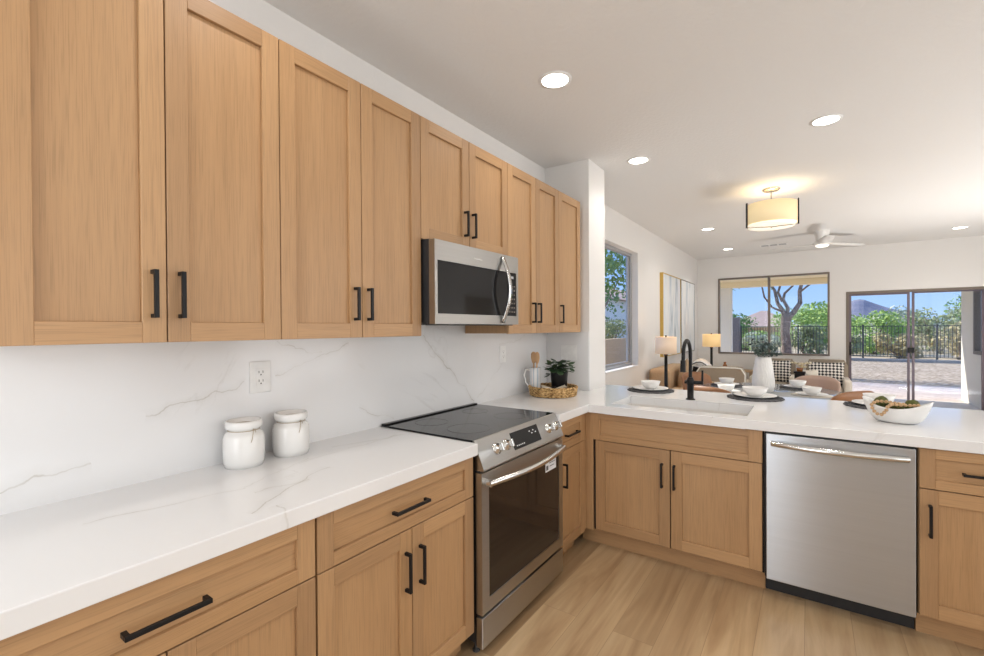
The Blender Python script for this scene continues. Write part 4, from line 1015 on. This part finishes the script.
def side_table(c, r, h, label, sq=True):
    t = thing('side_table', label, 'table', (c[0], c[1], 0))
    MB().box(c[0]-r, c[0]+r, c[1]-r, c[1]+r, h-.03, h).build('table_top', 'black', t, bevel=.004)
    for a in (-1, 1):
        for b in (-1, 1): MB().box(c[0]+a*(r-.02)-.012, c[0]+a*(r-.02)+.012, c[1]+b*(r-.02)-.012, c[1]+b*(r-.02)+.012, 0, h-.03).build('leg', 'black', t)
    MB().box(c[0]-r+.03, c[0]+r-.03, c[1]-r+.03, c[1]+r-.03, .18, .195).build('shelf', 'black', t)
    return t
side_table((.30, 5.77), .20, .58, 'black side table at the near end of the tan sofa')
side_table((.43, 8.16), .23, .64, 'black side table at the far end of the tan sofa')
def lamp(c, zb, r, mat, label, ztop=1.285, hs=.205, square=True):
    t = thing('table_lamp', label, 'lamp', (c[0], c[1], zb))
    MB().lathe([(.0005, 0), (.085, 0), (.085, .02), (.022, .03), (.018, ztop-zb-hs-.03), (.026, ztop-zb-hs-.015), (.010, ztop-zb-hs), (.008, ztop-zb-.01), (.0005, ztop-zb-.01)], (c[0], c[1], zb), 24).build('lamp_base', 'black', t)
    m = MB().lathe([(r-.003, ztop-hs), (r, ztop-hs), (r, ztop), (r-.003, ztop)], (c[0], c[1], 0), 40, closed=True); m.build('lamp_shade', mat, t)
    m = MB().tube([(c[0]-r+.002, c[1], ztop-.012), (c[0]+r-.002, c[1], ztop-.012)], .002, 6); m.tube([(c[0], c[1]-r+.002, ztop-.012), (c[0], c[1]+r-.002, ztop-.012)], .002, 6); m.sphere((c[0], c[1], ztop+.008), .012, 10); m.build('finial', 'black', t)
    light('lamp_glow', 'POINT', (c[0], c[1], ztop-hs/2), 2.2, (1, .74, .45), shadow_soft_size=.05)
    return t
lamp((.34, 5.76), .58, .125, 'shade1', 'black based table lamp with a pale linen drum shade, near end of the sofa')
lamp((.46, 8.18), .64, .135, 'shade2', 'black based table lamp with an amber lit shade by the far corner')
mg = thing('open_magazine', 'open magazine propped on the black side table below the amber lamp', 'magazine', (.33, 8.02, .64))
m = MB(); P = []
for k in range(9):
    s = k/8; P.append((.22+.30*s, .80-.02*0+(.075*math.sin(PI*min(1, s*1.1))-.10*s)))
vs = [(x_, 7.93, z_) for x_, z_ in P]+[(x_, 8.10, z_+.05) for x_, z_ in P]; vs += [(x_, y_, z_-.006) for x_, y_, z_ in vs]
fs = [(k, k+1, 10+k, 9+k) for k in range(8)]+[(18+k, 27+k, 28+k, 19+k) for k in range(8)]+[(k, 18+k, 19+k, k+1) for k in range(8)]+[(9+k, 10+k, 28+k, 27+k) for k in range(8)]
m.add(vs, fs, smooth=True); m.build('pages', 'paper', mg)
MB().tube([(.22, 7.925, .79)]+[(x_, 7.925, z_) for x_, z_ in P], .008, 6).build('cover_edge', 'black', mg)
MB().prism([(.20, .641), (.62, .641), (.60, .68), (.54, .74), (.52, .70), (.22, .76)], 1, 7.96, 8.0).build('book_stand', 'black', mg)

def armchair(x0, x1, y0, y1, zb, label, mat, facing, arms=True):
    t = thing('armchair', label, 'armchair', ((x0+x1)/2, (y0+y1)/2, 0), None)
    f = facing  # -1 faces camera (back at y1), +1 faces away (back at y0)
    MB().box(x0+.02, x1-.02, y0, y1, .14, .40).build('seat_base', mat, t, bevel=.03, seg=3)
    yb0, yb1 = (y1-.17, y1) if f < 0 else (y0, y0+.17)
    vs = []
    n = 12; prof = []
    for k in range(n+1):                       # arched back outline
        u = k/n*2-1; prof.append((x0+.02+(x1-x0-.04)*(u+1)/2, zb-.09*abs(u)**16))
    poly = [(x0+.02, .38)]+prof+[(x1-.02, .38)]
    MB().prism(poly, 1, yb0, yb1).build('backrest', mat, t, bevel=.035, seg=4)
    yc0, yc1 = (y0-.02, y1-.17) if f < 0 else (y0+.17, y1+.02)
    MB().box(x0+.11, x1-.11, yc0, yc1, .40, .50).build('seat_cushion', mat, t, bevel=.035, seg=4)
    if arms:
        for a in (x0, x1-.10): MB().box(a, a+.10, (y0 if f < 0 else yb1-.02), (yb0+.02 if f < 0 else y1), .38, .61).build('armrest', mat if f > 0 else 'cream', t, bevel=.04, seg=4)
    yy = yb0-.004 if f > 0 else yb0-.002
    if f > 0:
        MB().tube([(x0+.03, yy, .2)]+[(px, yy, pz-.012) for px, pz in prof]+[(x1-.03, yy, .2)], .010, 8).build('piping', 'piping', t)
    for a in (x0+.06, x1-.06):
        for b in (y0+.06, y1-.06): MB().tube([(a, b, .14), (a, b, 0)], [.018, .012], 8).build('leg', 'black', t)
    return t
armchair(.38, 1.06, 7.25, 7.88, .825, 'taupe armchair with white piping seen from behind, left of the white vase', 'taupe', 1)
armchair(.98, 1.62, 8.45, 9.15, .86, 'taupe armchair facing the camera below the far window, just right of the white vase', 'taupe', -1)
armchair(1.72, 2.30, 8.40, 9.10, .87, 'taupe armchair with cream arms facing the camera beside the sliding door', 'taupe', -1)
pillow('cushion', 'check', (1.36, 8.80, .67), .38, .36, .0, 'black and white lattice cushion on the armchair right of the white vase', .2)
pillow('cushion', 'check', (2.00, 8.75, .665), .46, .36, .0, 'black and white lattice cushion on the armchair beside the sliding door', .2)
pillow('cushion', 'cream', (1.80, 8.52, .62), .22, .22, .3, 'small rounded cream cushion in front of the lattice one by the door', .2, .08)
t = thing('planter_stand', 'small black pedestal holding cream flowers between the two far armchairs', 'stand', (1.665, 8.22, 0))
MB().box(1.60, 1.73, 8.16, 8.28, 0, .70).build('pedestal', 'black', t, bevel=.003)
MB().box(1.59, 1.74, 8.15, 8.29, .70, .725).build('top_plate', 'black', t, bevel=.003)
fl_ = thing('flower_arrangement', 'cream blossoms on the black pedestal between the far armchairs', 'flowers', (1.665, 8.22, .725))
m = MB(); rr = random.Random(5)
for k in range(7):
    c = Vector((1.67+rr.uniform(-.09, .12), 8.22+rr.uniform(-.05, .05), .785+rr.uniform(-.02, .06)))
    for q in range(9):
        a = 2*PI*q/9; leaf(m, c, (math.cos(a), math.sin(a), .5+.3*(q % 2)), (0, 0, 1), .055, .035)
m.build('blossoms', 'flower', fl_)
MB().lathe([(.0005, 0), (.035, 0), (.045, .05), (.04, .055), (.0005, .05)], (1.665, 8.22, .7255), 20).build('flower_pot', 'amber', fl_)
t = thing('console_table', 'low console under the far window holding a small amber bottle', 'table', (.62, 9.2, 0))
MB().box(.10, .98, 9.05, 9.35, .60, .63).build('table_top', 'tanfab', t, bevel=.003)
for a in (.14, .94):
    for b in (9.09, 9.31): MB().box(a-.02, a+.02, b-.02, b+.02, 0, .60).build('leg', 'tanfab', t)
tag(MB().lathe([(.0005, 0), (.038, 0), (.042, .03), (.036, .07), (.020, .10), (.024, .13), (.0005, .135)], (.52, 9.2, .631), 20).build('bottle', 'amber', origin=(.52, 9.2, .631)), 'small amber glass bottle standing below the far window', 'bottle')

# paired canvases on the left wall
for (ya, yb, am, lb) in ((6.79, 7.885, 'art1', 'left of the two tall abstract canvases, gilt edge, pale blue and white'), (7.925, 9.00, 'art2', 'right of the two tall abstract canvases, white with a grey smear')):
    t = thing('wall_art', lb, 'painting', (0, (ya+yb)/2, .97), 'paired abstract canvases')
    m = MB(); wall_panel(m, 0, .001, .048, (ya, yb), (.97, 2.20), [(ya+.014, yb-.014, .984, 2.186)]); m.build('frame', 'gold' if am == 'art1' else 'nickel', t)
    MB().box(.004, .043, ya+.0145, yb-.0145, .9845, 2.1855).build('canvas', am, t)

# ------------------------------------------------------------------ outdoors
struct('ground', MB().box(-140, 160, 24.3, 420, -.5, -.02), 'desert')
struct('gravel_yard', MB().box(-14, 30, 9.66, 24.3, -.5, -.012), 'gravel')
struct('gravel_side_yard', MB().box(-14, -.145, -6, 9.66, -.5, -.012), 'gravel')
struct('patio_floor', MB().box(-.6, 12, 11.6, 14.5, -.1, -.004), 'paver')
struct('patio_slab', MB().box(-.6, 12, 9.655, 11.6, -.1, -.002), 'slab')
# patio cover: post, beam and soffit
m = MB().box(-.6, 5.2, 9.66, 12.5, 2.47, 2.62); struct('patio_ceiling', m, 'stucco')
m = MB().box(-.6, 5.2, 12.18, 12.5, 2.345, 2.47); struct('patio_beam', m, 'stucco', bevel=.01)
m = MB().box(-.16, .245, 12.2, 12.5, -.004, 2.345); struct('patio_post', m, 'stucco2', bevel=.02)
WB = wall_panel(MB(), 0, 4.14, 4.34, (9.655, 12.05), (-.004, 2.47), [(9.9, 11.19, .925, 2.02)]); struct('wall_patio', WB, 'stucco2')
m = MB(); wall_panel(m, 0, 4.12, 4.20, (9.88, 11.21), (.905, 2.04), [(9.93, 11.14, .96, 1.99)]); w3 = struct('window_3', m, 'bronze')
MB().box(4.155, 4.160, 9.93, 11.14, .96, 1.99).build('window_pane', 'glass', w3, origin=(0, 0, 0))
# view fence on its curb
struct('garden_curb', MB().box(-.85, 13, 23.7, 24.0, -.012, .09), 'curb', bevel=.01)
fe = thing('iron_fence', 'dark iron picket fence on a low curb at the end of the garden', 'fence', (4, 23.85, .09))
post = [-.80, 1.40, 3.60, 5.80, 8.00, 10.2, 12.4]
for i, px in enumerate(post): MB().box(px-.03, px+.03, 23.82, 23.88, .09, 1.46).build('fence_post', 'fence', fe)
for i in range(6):
    m = MB(); a, b = post[i]+.03, post[i+1]-.03
    m.box(a, b, 23.835, 23.865, 1.38, 1.41).box(a, b, 23.835, 23.865, .16, .19)
    n = int((b-a)/.108)
    for k in range(n):
        px = a+(b-a)*(k+.5)/n; m.box(px-.009, px+.009, 23.841, 23.859, .19, 1.38)
    m.build('picket_panel', 'fence', fe)
tag(MB().box(-1.19, -.86, 23.6, 24.1, -.012, 1.84).build('block_pillar', 'block2', origin=(-1.0, 23.8, 0), bevel=.01), 'brown block pillar at the left end of the iron fence', 'pillar')
tag(MB().box(-2.7, -2.5, 5.5, 23.6, -.012, 1.10).build('block_wall', 'block', origin=(-2.6, 14, 0)), 'tan block garden wall seen through the narrow left window', 'wall')
nb = thing('neighbour_house', 'pale stucco house beyond the block wall, through the narrow left window', 'house', (-9.5, 32, 0))
MB().box(-13, -7.4, 22, 42, -.02, 3.0).build('house_wall', 'trimw', nb)
MB().prism([(-13.6, 3.0), (-6.9, 3.0), (-10.2, 4.3)], 1, 21.4, 42.6).build('roof', 'tile', nb)
h2 = thing('garden_house', 'distant low house with a hipped pink clay tile roof beyond the fence', 'house', (-2.6, 62, 0))
MB().box(-5.9, .4, 60, 65, -.02, 1.42).build('house_wall', 'block', h2)
vs = [(-6.6, 59.4, 1.45), (.9, 59.4, 1.45), (.9, 66, 1.45), (-6.6, 66, 1.45), (-2.9, 62.5, 3.3), (-2.3, 62.5, 3.3)]
MB().add(vs, [(0, 1, 5, 4), (1, 2, 5), (2, 3, 4, 5), (3, 0, 4), (0, 3, 2, 1)]).build('roof', 'tile', h2)
MB().box(-6.65, .95, 59.35, 59.5, 1.30, 1.46).build('fascia', 'stucco', h2)

def mountain(pts, y, depth, label):
    m = MB(); n = len(pts); rows = []; nd = 8; rr = random.Random(2)
    fine = []
    for i in range(n-1):
        for k in range(6):
            s = k/6; fine.append((pts[i][0]*(1-s)+pts[i+1][0]*s, pts[i][1]*(1-s)+pts[i+1][1]*s))
    fine.append(pts[-1]); n = len(fine)
    for j in range(nd+1):
        f = j/nd; f2 = (f/.5 if f <= .5 else (1-f)/.5)
        for (x_, h_) in fine:
            z = h_*f2+(noise.noise(Vector((x_*.03, f*4, 1)))*.16*h_*f2 if 0 < j < nd and f != .5 else 0)
            m.v.append((x_*(1+(f-.5)*depth/y), y+(f-.5)*depth, max(-2, z-2 if f2 == 0 else z)))
    for j in range(nd):
        for i in range(n-1): m.f.append([j*n+i, j*n+i+1, (j+1)*n+i+1, (j+1)*n+i]); m.m.append(0); m.t.append(.5); m.sm.append(False)
    o = m.build('mountain', 'mtn', origin=(pts[0][0], y, 0)); return tag(o, label, 'mountain')
mountain([(-12, 6), (-3, 14), (14, 24), (30, 31), (50, 38), (60, 42), (66, 43), (72, 42), (84, 36), (97, 30), (108, 26), (122, 20), (150, 10), (190, 4)], 900, 260, 'blue brown mountain peak rising above the shrubs through the sliding door')
mountain([(-150, 4), (-100, 14), (-72, 24), (-55, 21), (-35, 14), (-28, 5)], 1000, 160, 'low distant hill behind the house with the clay tile roof')

def tree(name, x, y, zc, rx, ry, rz, n, mat, label, leafs=.16, trunk=None, seed=0, group='desert shrubs beyond the fence', cat='shrub'):
    rr = random.Random(seed); t = thing(name, label, cat, (x, y, -.02), group)
    m = MB(); nb = max(4, n//110); cl = []
    for k in range(nb):
        a = rr.uniform(0, 2*PI); r = rr.random()**.5; h = rr.uniform(-1, 1)*math.sqrt(max(0, 1-r*r*.9)); cl.append((x+rx*r*.8*math.cos(a), y+ry*r*.8*math.sin(a), zc+rz*h*.85, rr.uniform(.28, .5)))
    for k in range(n):
        c = cl[rr.randrange(nb)]; d = Vector((rr.gauss(0, 1), rr.gauss(0, 1), rr.gauss(0, 1))).normalized()*rr.uniform(.5, 1)**.5
        p = Vector((c[0]+d.x*rx*c[3], c[1]+d.y*ry*c[3], c[2]+d.z*rz*c[3]))
        if p.z < .02: p.z = rr.uniform(.02, .3)
        a = Vector((rr.gauss(0, 1), rr.gauss(0, 1), rr.gauss(0, 1))).normalized(); b = a.orthogonal().normalized(); s = leafs*rr.uniform(.6, 1.3)
        m.add([p-a*s*.5, p+b*s*.28, p+a*s*.5, p-b*s*.28], [(0, 1, 2, 3)], 0, rr.random())
    f = m.build('foliage', mat, t)
    st_ = MB()
    for k in range(5):
        a = rr.uniform(0, 2*PI); c = cl[rr.randrange(nb)]
        st_.tube([(x+.1*math.cos(a), y+.1*math.sin(a), -.02), ((x+c[0])/2+rr.uniform(-.1, .1), (y+c[1])/2, max(.2, c[2]*.5)), (c[0], c[1], c[2])], [.05, .035, .012], 6)
    st_.build('branches', 'bark', t); return t
# (x, y, z centre, rx, rz, leaves, material, description)
SH = [
 (1.6, 35, 1.5, 1.9, 1.5, 2600, 'bush0', 'bright green palo verde bush right of the tree trunk in the far window'),
 (3.0, 38, 1.3, 1.7, 1.2, 1800, 'bush0', 'bright green bush at the right edge of the far window'),
 (1.75, 26.4, .75, .8, .75, 1500, 'bush1', 'dark olive shrub low behind the fence, right of the trunk'),
 (-3.6, 40, 1.3, 1.9, 1.6, 2200, 'bush3', 'deep green tree above the block pillar at the fence end'),
 (-.1, 26.6, .55, .9, .6, 1300, 'bush4', 'silvery sage shrub behind the fence left of the trunk'),
 (-1.2, 31, .6, 1.6, .7, 1500, 'bush0', 'low light green shrub in front of the clay tile house'),
 (4.5, 30, 1.0, 1.5, 1.15, 2200, 'bush0', 'yellow green shrub at the left of the sliding door view'),
 (6.0, 36, 1.15, 1.8, 1.2, 2000, 'bush4', 'pale sage bush under the mountain slope'),
 (5.0, 26.0, .7, .9, .8, 1600, 'bush2', 'dry golden brush behind the fence in the left door panel'),
 (7.3, 32, 1.25, 1.4, 1.35, 2200, 'bush1', 'olive bush seen just right of the door mullion'),
 (9.6, 35.5, 1.8, 1.6, 1.7, 3200, 'bush3', 'tall green palo verde tree at the right of the sliding door view'),
 (6.9, 26.3, .7, .95, .8, 1600, 'bush2', 'dry tan brush behind the fence in the right door panel'),
 (9.0, 26.6, .8, 1.0, .9, 1500, 'bush1', 'tangled olive brush behind the right end of the fence'),
 (3.3, 28.4, .6, .7, .7, 1200, 'bush1', 'grey olive shrub at the lower left of the sliding door view'),
 (11.6, 30.5, 1.2, 1.4, 1.3, 1500, 'bush4', 'sage shrub half hidden by the stucco patio wall'),
 (6.6, 45, 1.4, 2.6, 1.2, 1800, 'bush0', 'far light green thicket on the horizon below the mountain'),
 (3.2, 50, 1.6, 3.0, 1.3, 1800, 'bush3', 'far dark green thicket on the horizon between window and door'),
]
for i, (x, y, zc, rx, rz, n, mt, lb) in enumerate(SH): tree('desert_shrub', x, y, zc, rx, rx*.8, rz, n, mt, lb, leafs=.15+.004*(y-26), seed=20+i)
tree('leafy_tree', -5.2, 15.5, 3.6, 2.0, 2.2, 1.9, 4500, 'bush3', 'leafy green tree seen at the top of the narrow left window', .16, seed=77, group='trees seen through the narrow left window', cat='tree')
tree('leafy_shrub', -5.0, 17.6, 1.15, 1.3, 1.6, .6, 1600, 'bush1', 'low green shrub over the block wall in the narrow left window', .12, seed=78, group='trees seen through the narrow left window', cat='shrub')
# the garden tree
bt = thing('mesquite_tree', 'gnarled brown tree trunk with forking limbs in the middle of the far window', 'tree', (1.23, 16, -.012))
TX, TY = 1.23, 16
MB().tube([(TX-.02, TY, -.02), (TX-.01, TY, .35), (TX+.01, TY, .8), (TX-.03, TY, 1.25), (TX+.0, TY, 1.70)], [.17, .145, .125, .12, .13], 12).build('trunk', 'bark', bt)
br = [([(0, 1.6), (.18, 1.82), (.34, 2.1), (.33, 2.45), (.42, 2.9), (.6, 3.4)], .085),
      ([(0, 1.6), (-.10, 1.9), (-.22, 2.1), (-.30, 2.5), (-.5, 2.85), (-.6, 3.3)], .07),
      ([(0, 1.62), (.04, 1.95), (-.08, 2.2), (-.05, 2.4), (.15, 2.62), (.25, 3.1)], .06),
      ([(-.1, 1.85), (-.35, 1.98), (-.55, 2.3), (-.62, 2.7), (-.9, 3.1)], .035),
      ([(-.1, 2.15), (-.2, 2.42), (-.12, 2.7), (-.2, 3.2)], .04),
      ([(.33, 2.4), (.5, 2.55), (.75, 2.75), (1.1, 3.1)], .03)]
for P, r in br:
    MB().tube([(TX+a, TY+.25*i*(1 if r > .05 else -1)*.3, z) for i, (a, z) in enumerate(P)], [r*(1-.13*i) for i in range(len(P))], 9).build('limb', 'bark', bt)
rr = random.Random(9); m = MB(); tw = MB()
for (cx, cz, sx_, sz_, n) in ((-.5, 3.6, 1.2, .5, 1100), (.6, 3.7, 1.3, .5, 1100), (-1.55, 2.72, .28, .16, 90), (1.75, 2.72, .3, .13, 60), (-1.0, 2.9, .5, .15, 60), (.95, 2.95, .5, .12, 60), (2.1, 3.4, .7, .3, 300), (-1.9, 3.4, .7, .3, 300)):
    for k in range(n):
        p = Vector((TX+cx+rr.gauss(0, sx_*.55), TY+rr.gauss(0, .7 if n > 200 else .2), cz+rr.gauss(0, sz_*.55)))
        a = Vector((rr.gauss(0, 1), rr.gauss(0, 1), rr.gauss(0, 1))).normalized(); b = a.orthogonal().normalized(); s = .085*rr.uniform(.6, 1.3)
        m.add([p-a*s*.5, p+b*s*.3, p+a*s*.5, p-b*s*.3], [(0, 1, 2, 3)])
    tw.tube([(TX+cx*.4, TY, 3.2), (TX+cx*.8, TY, 3.2), (TX+cx, TY, cz), (TX+cx*1.15, TY, cz-.2)], [.02, .014, .008, .004], 5)
m.build('foliage', 'bush3', bt); tw.build('twigs', 'bark', bt)
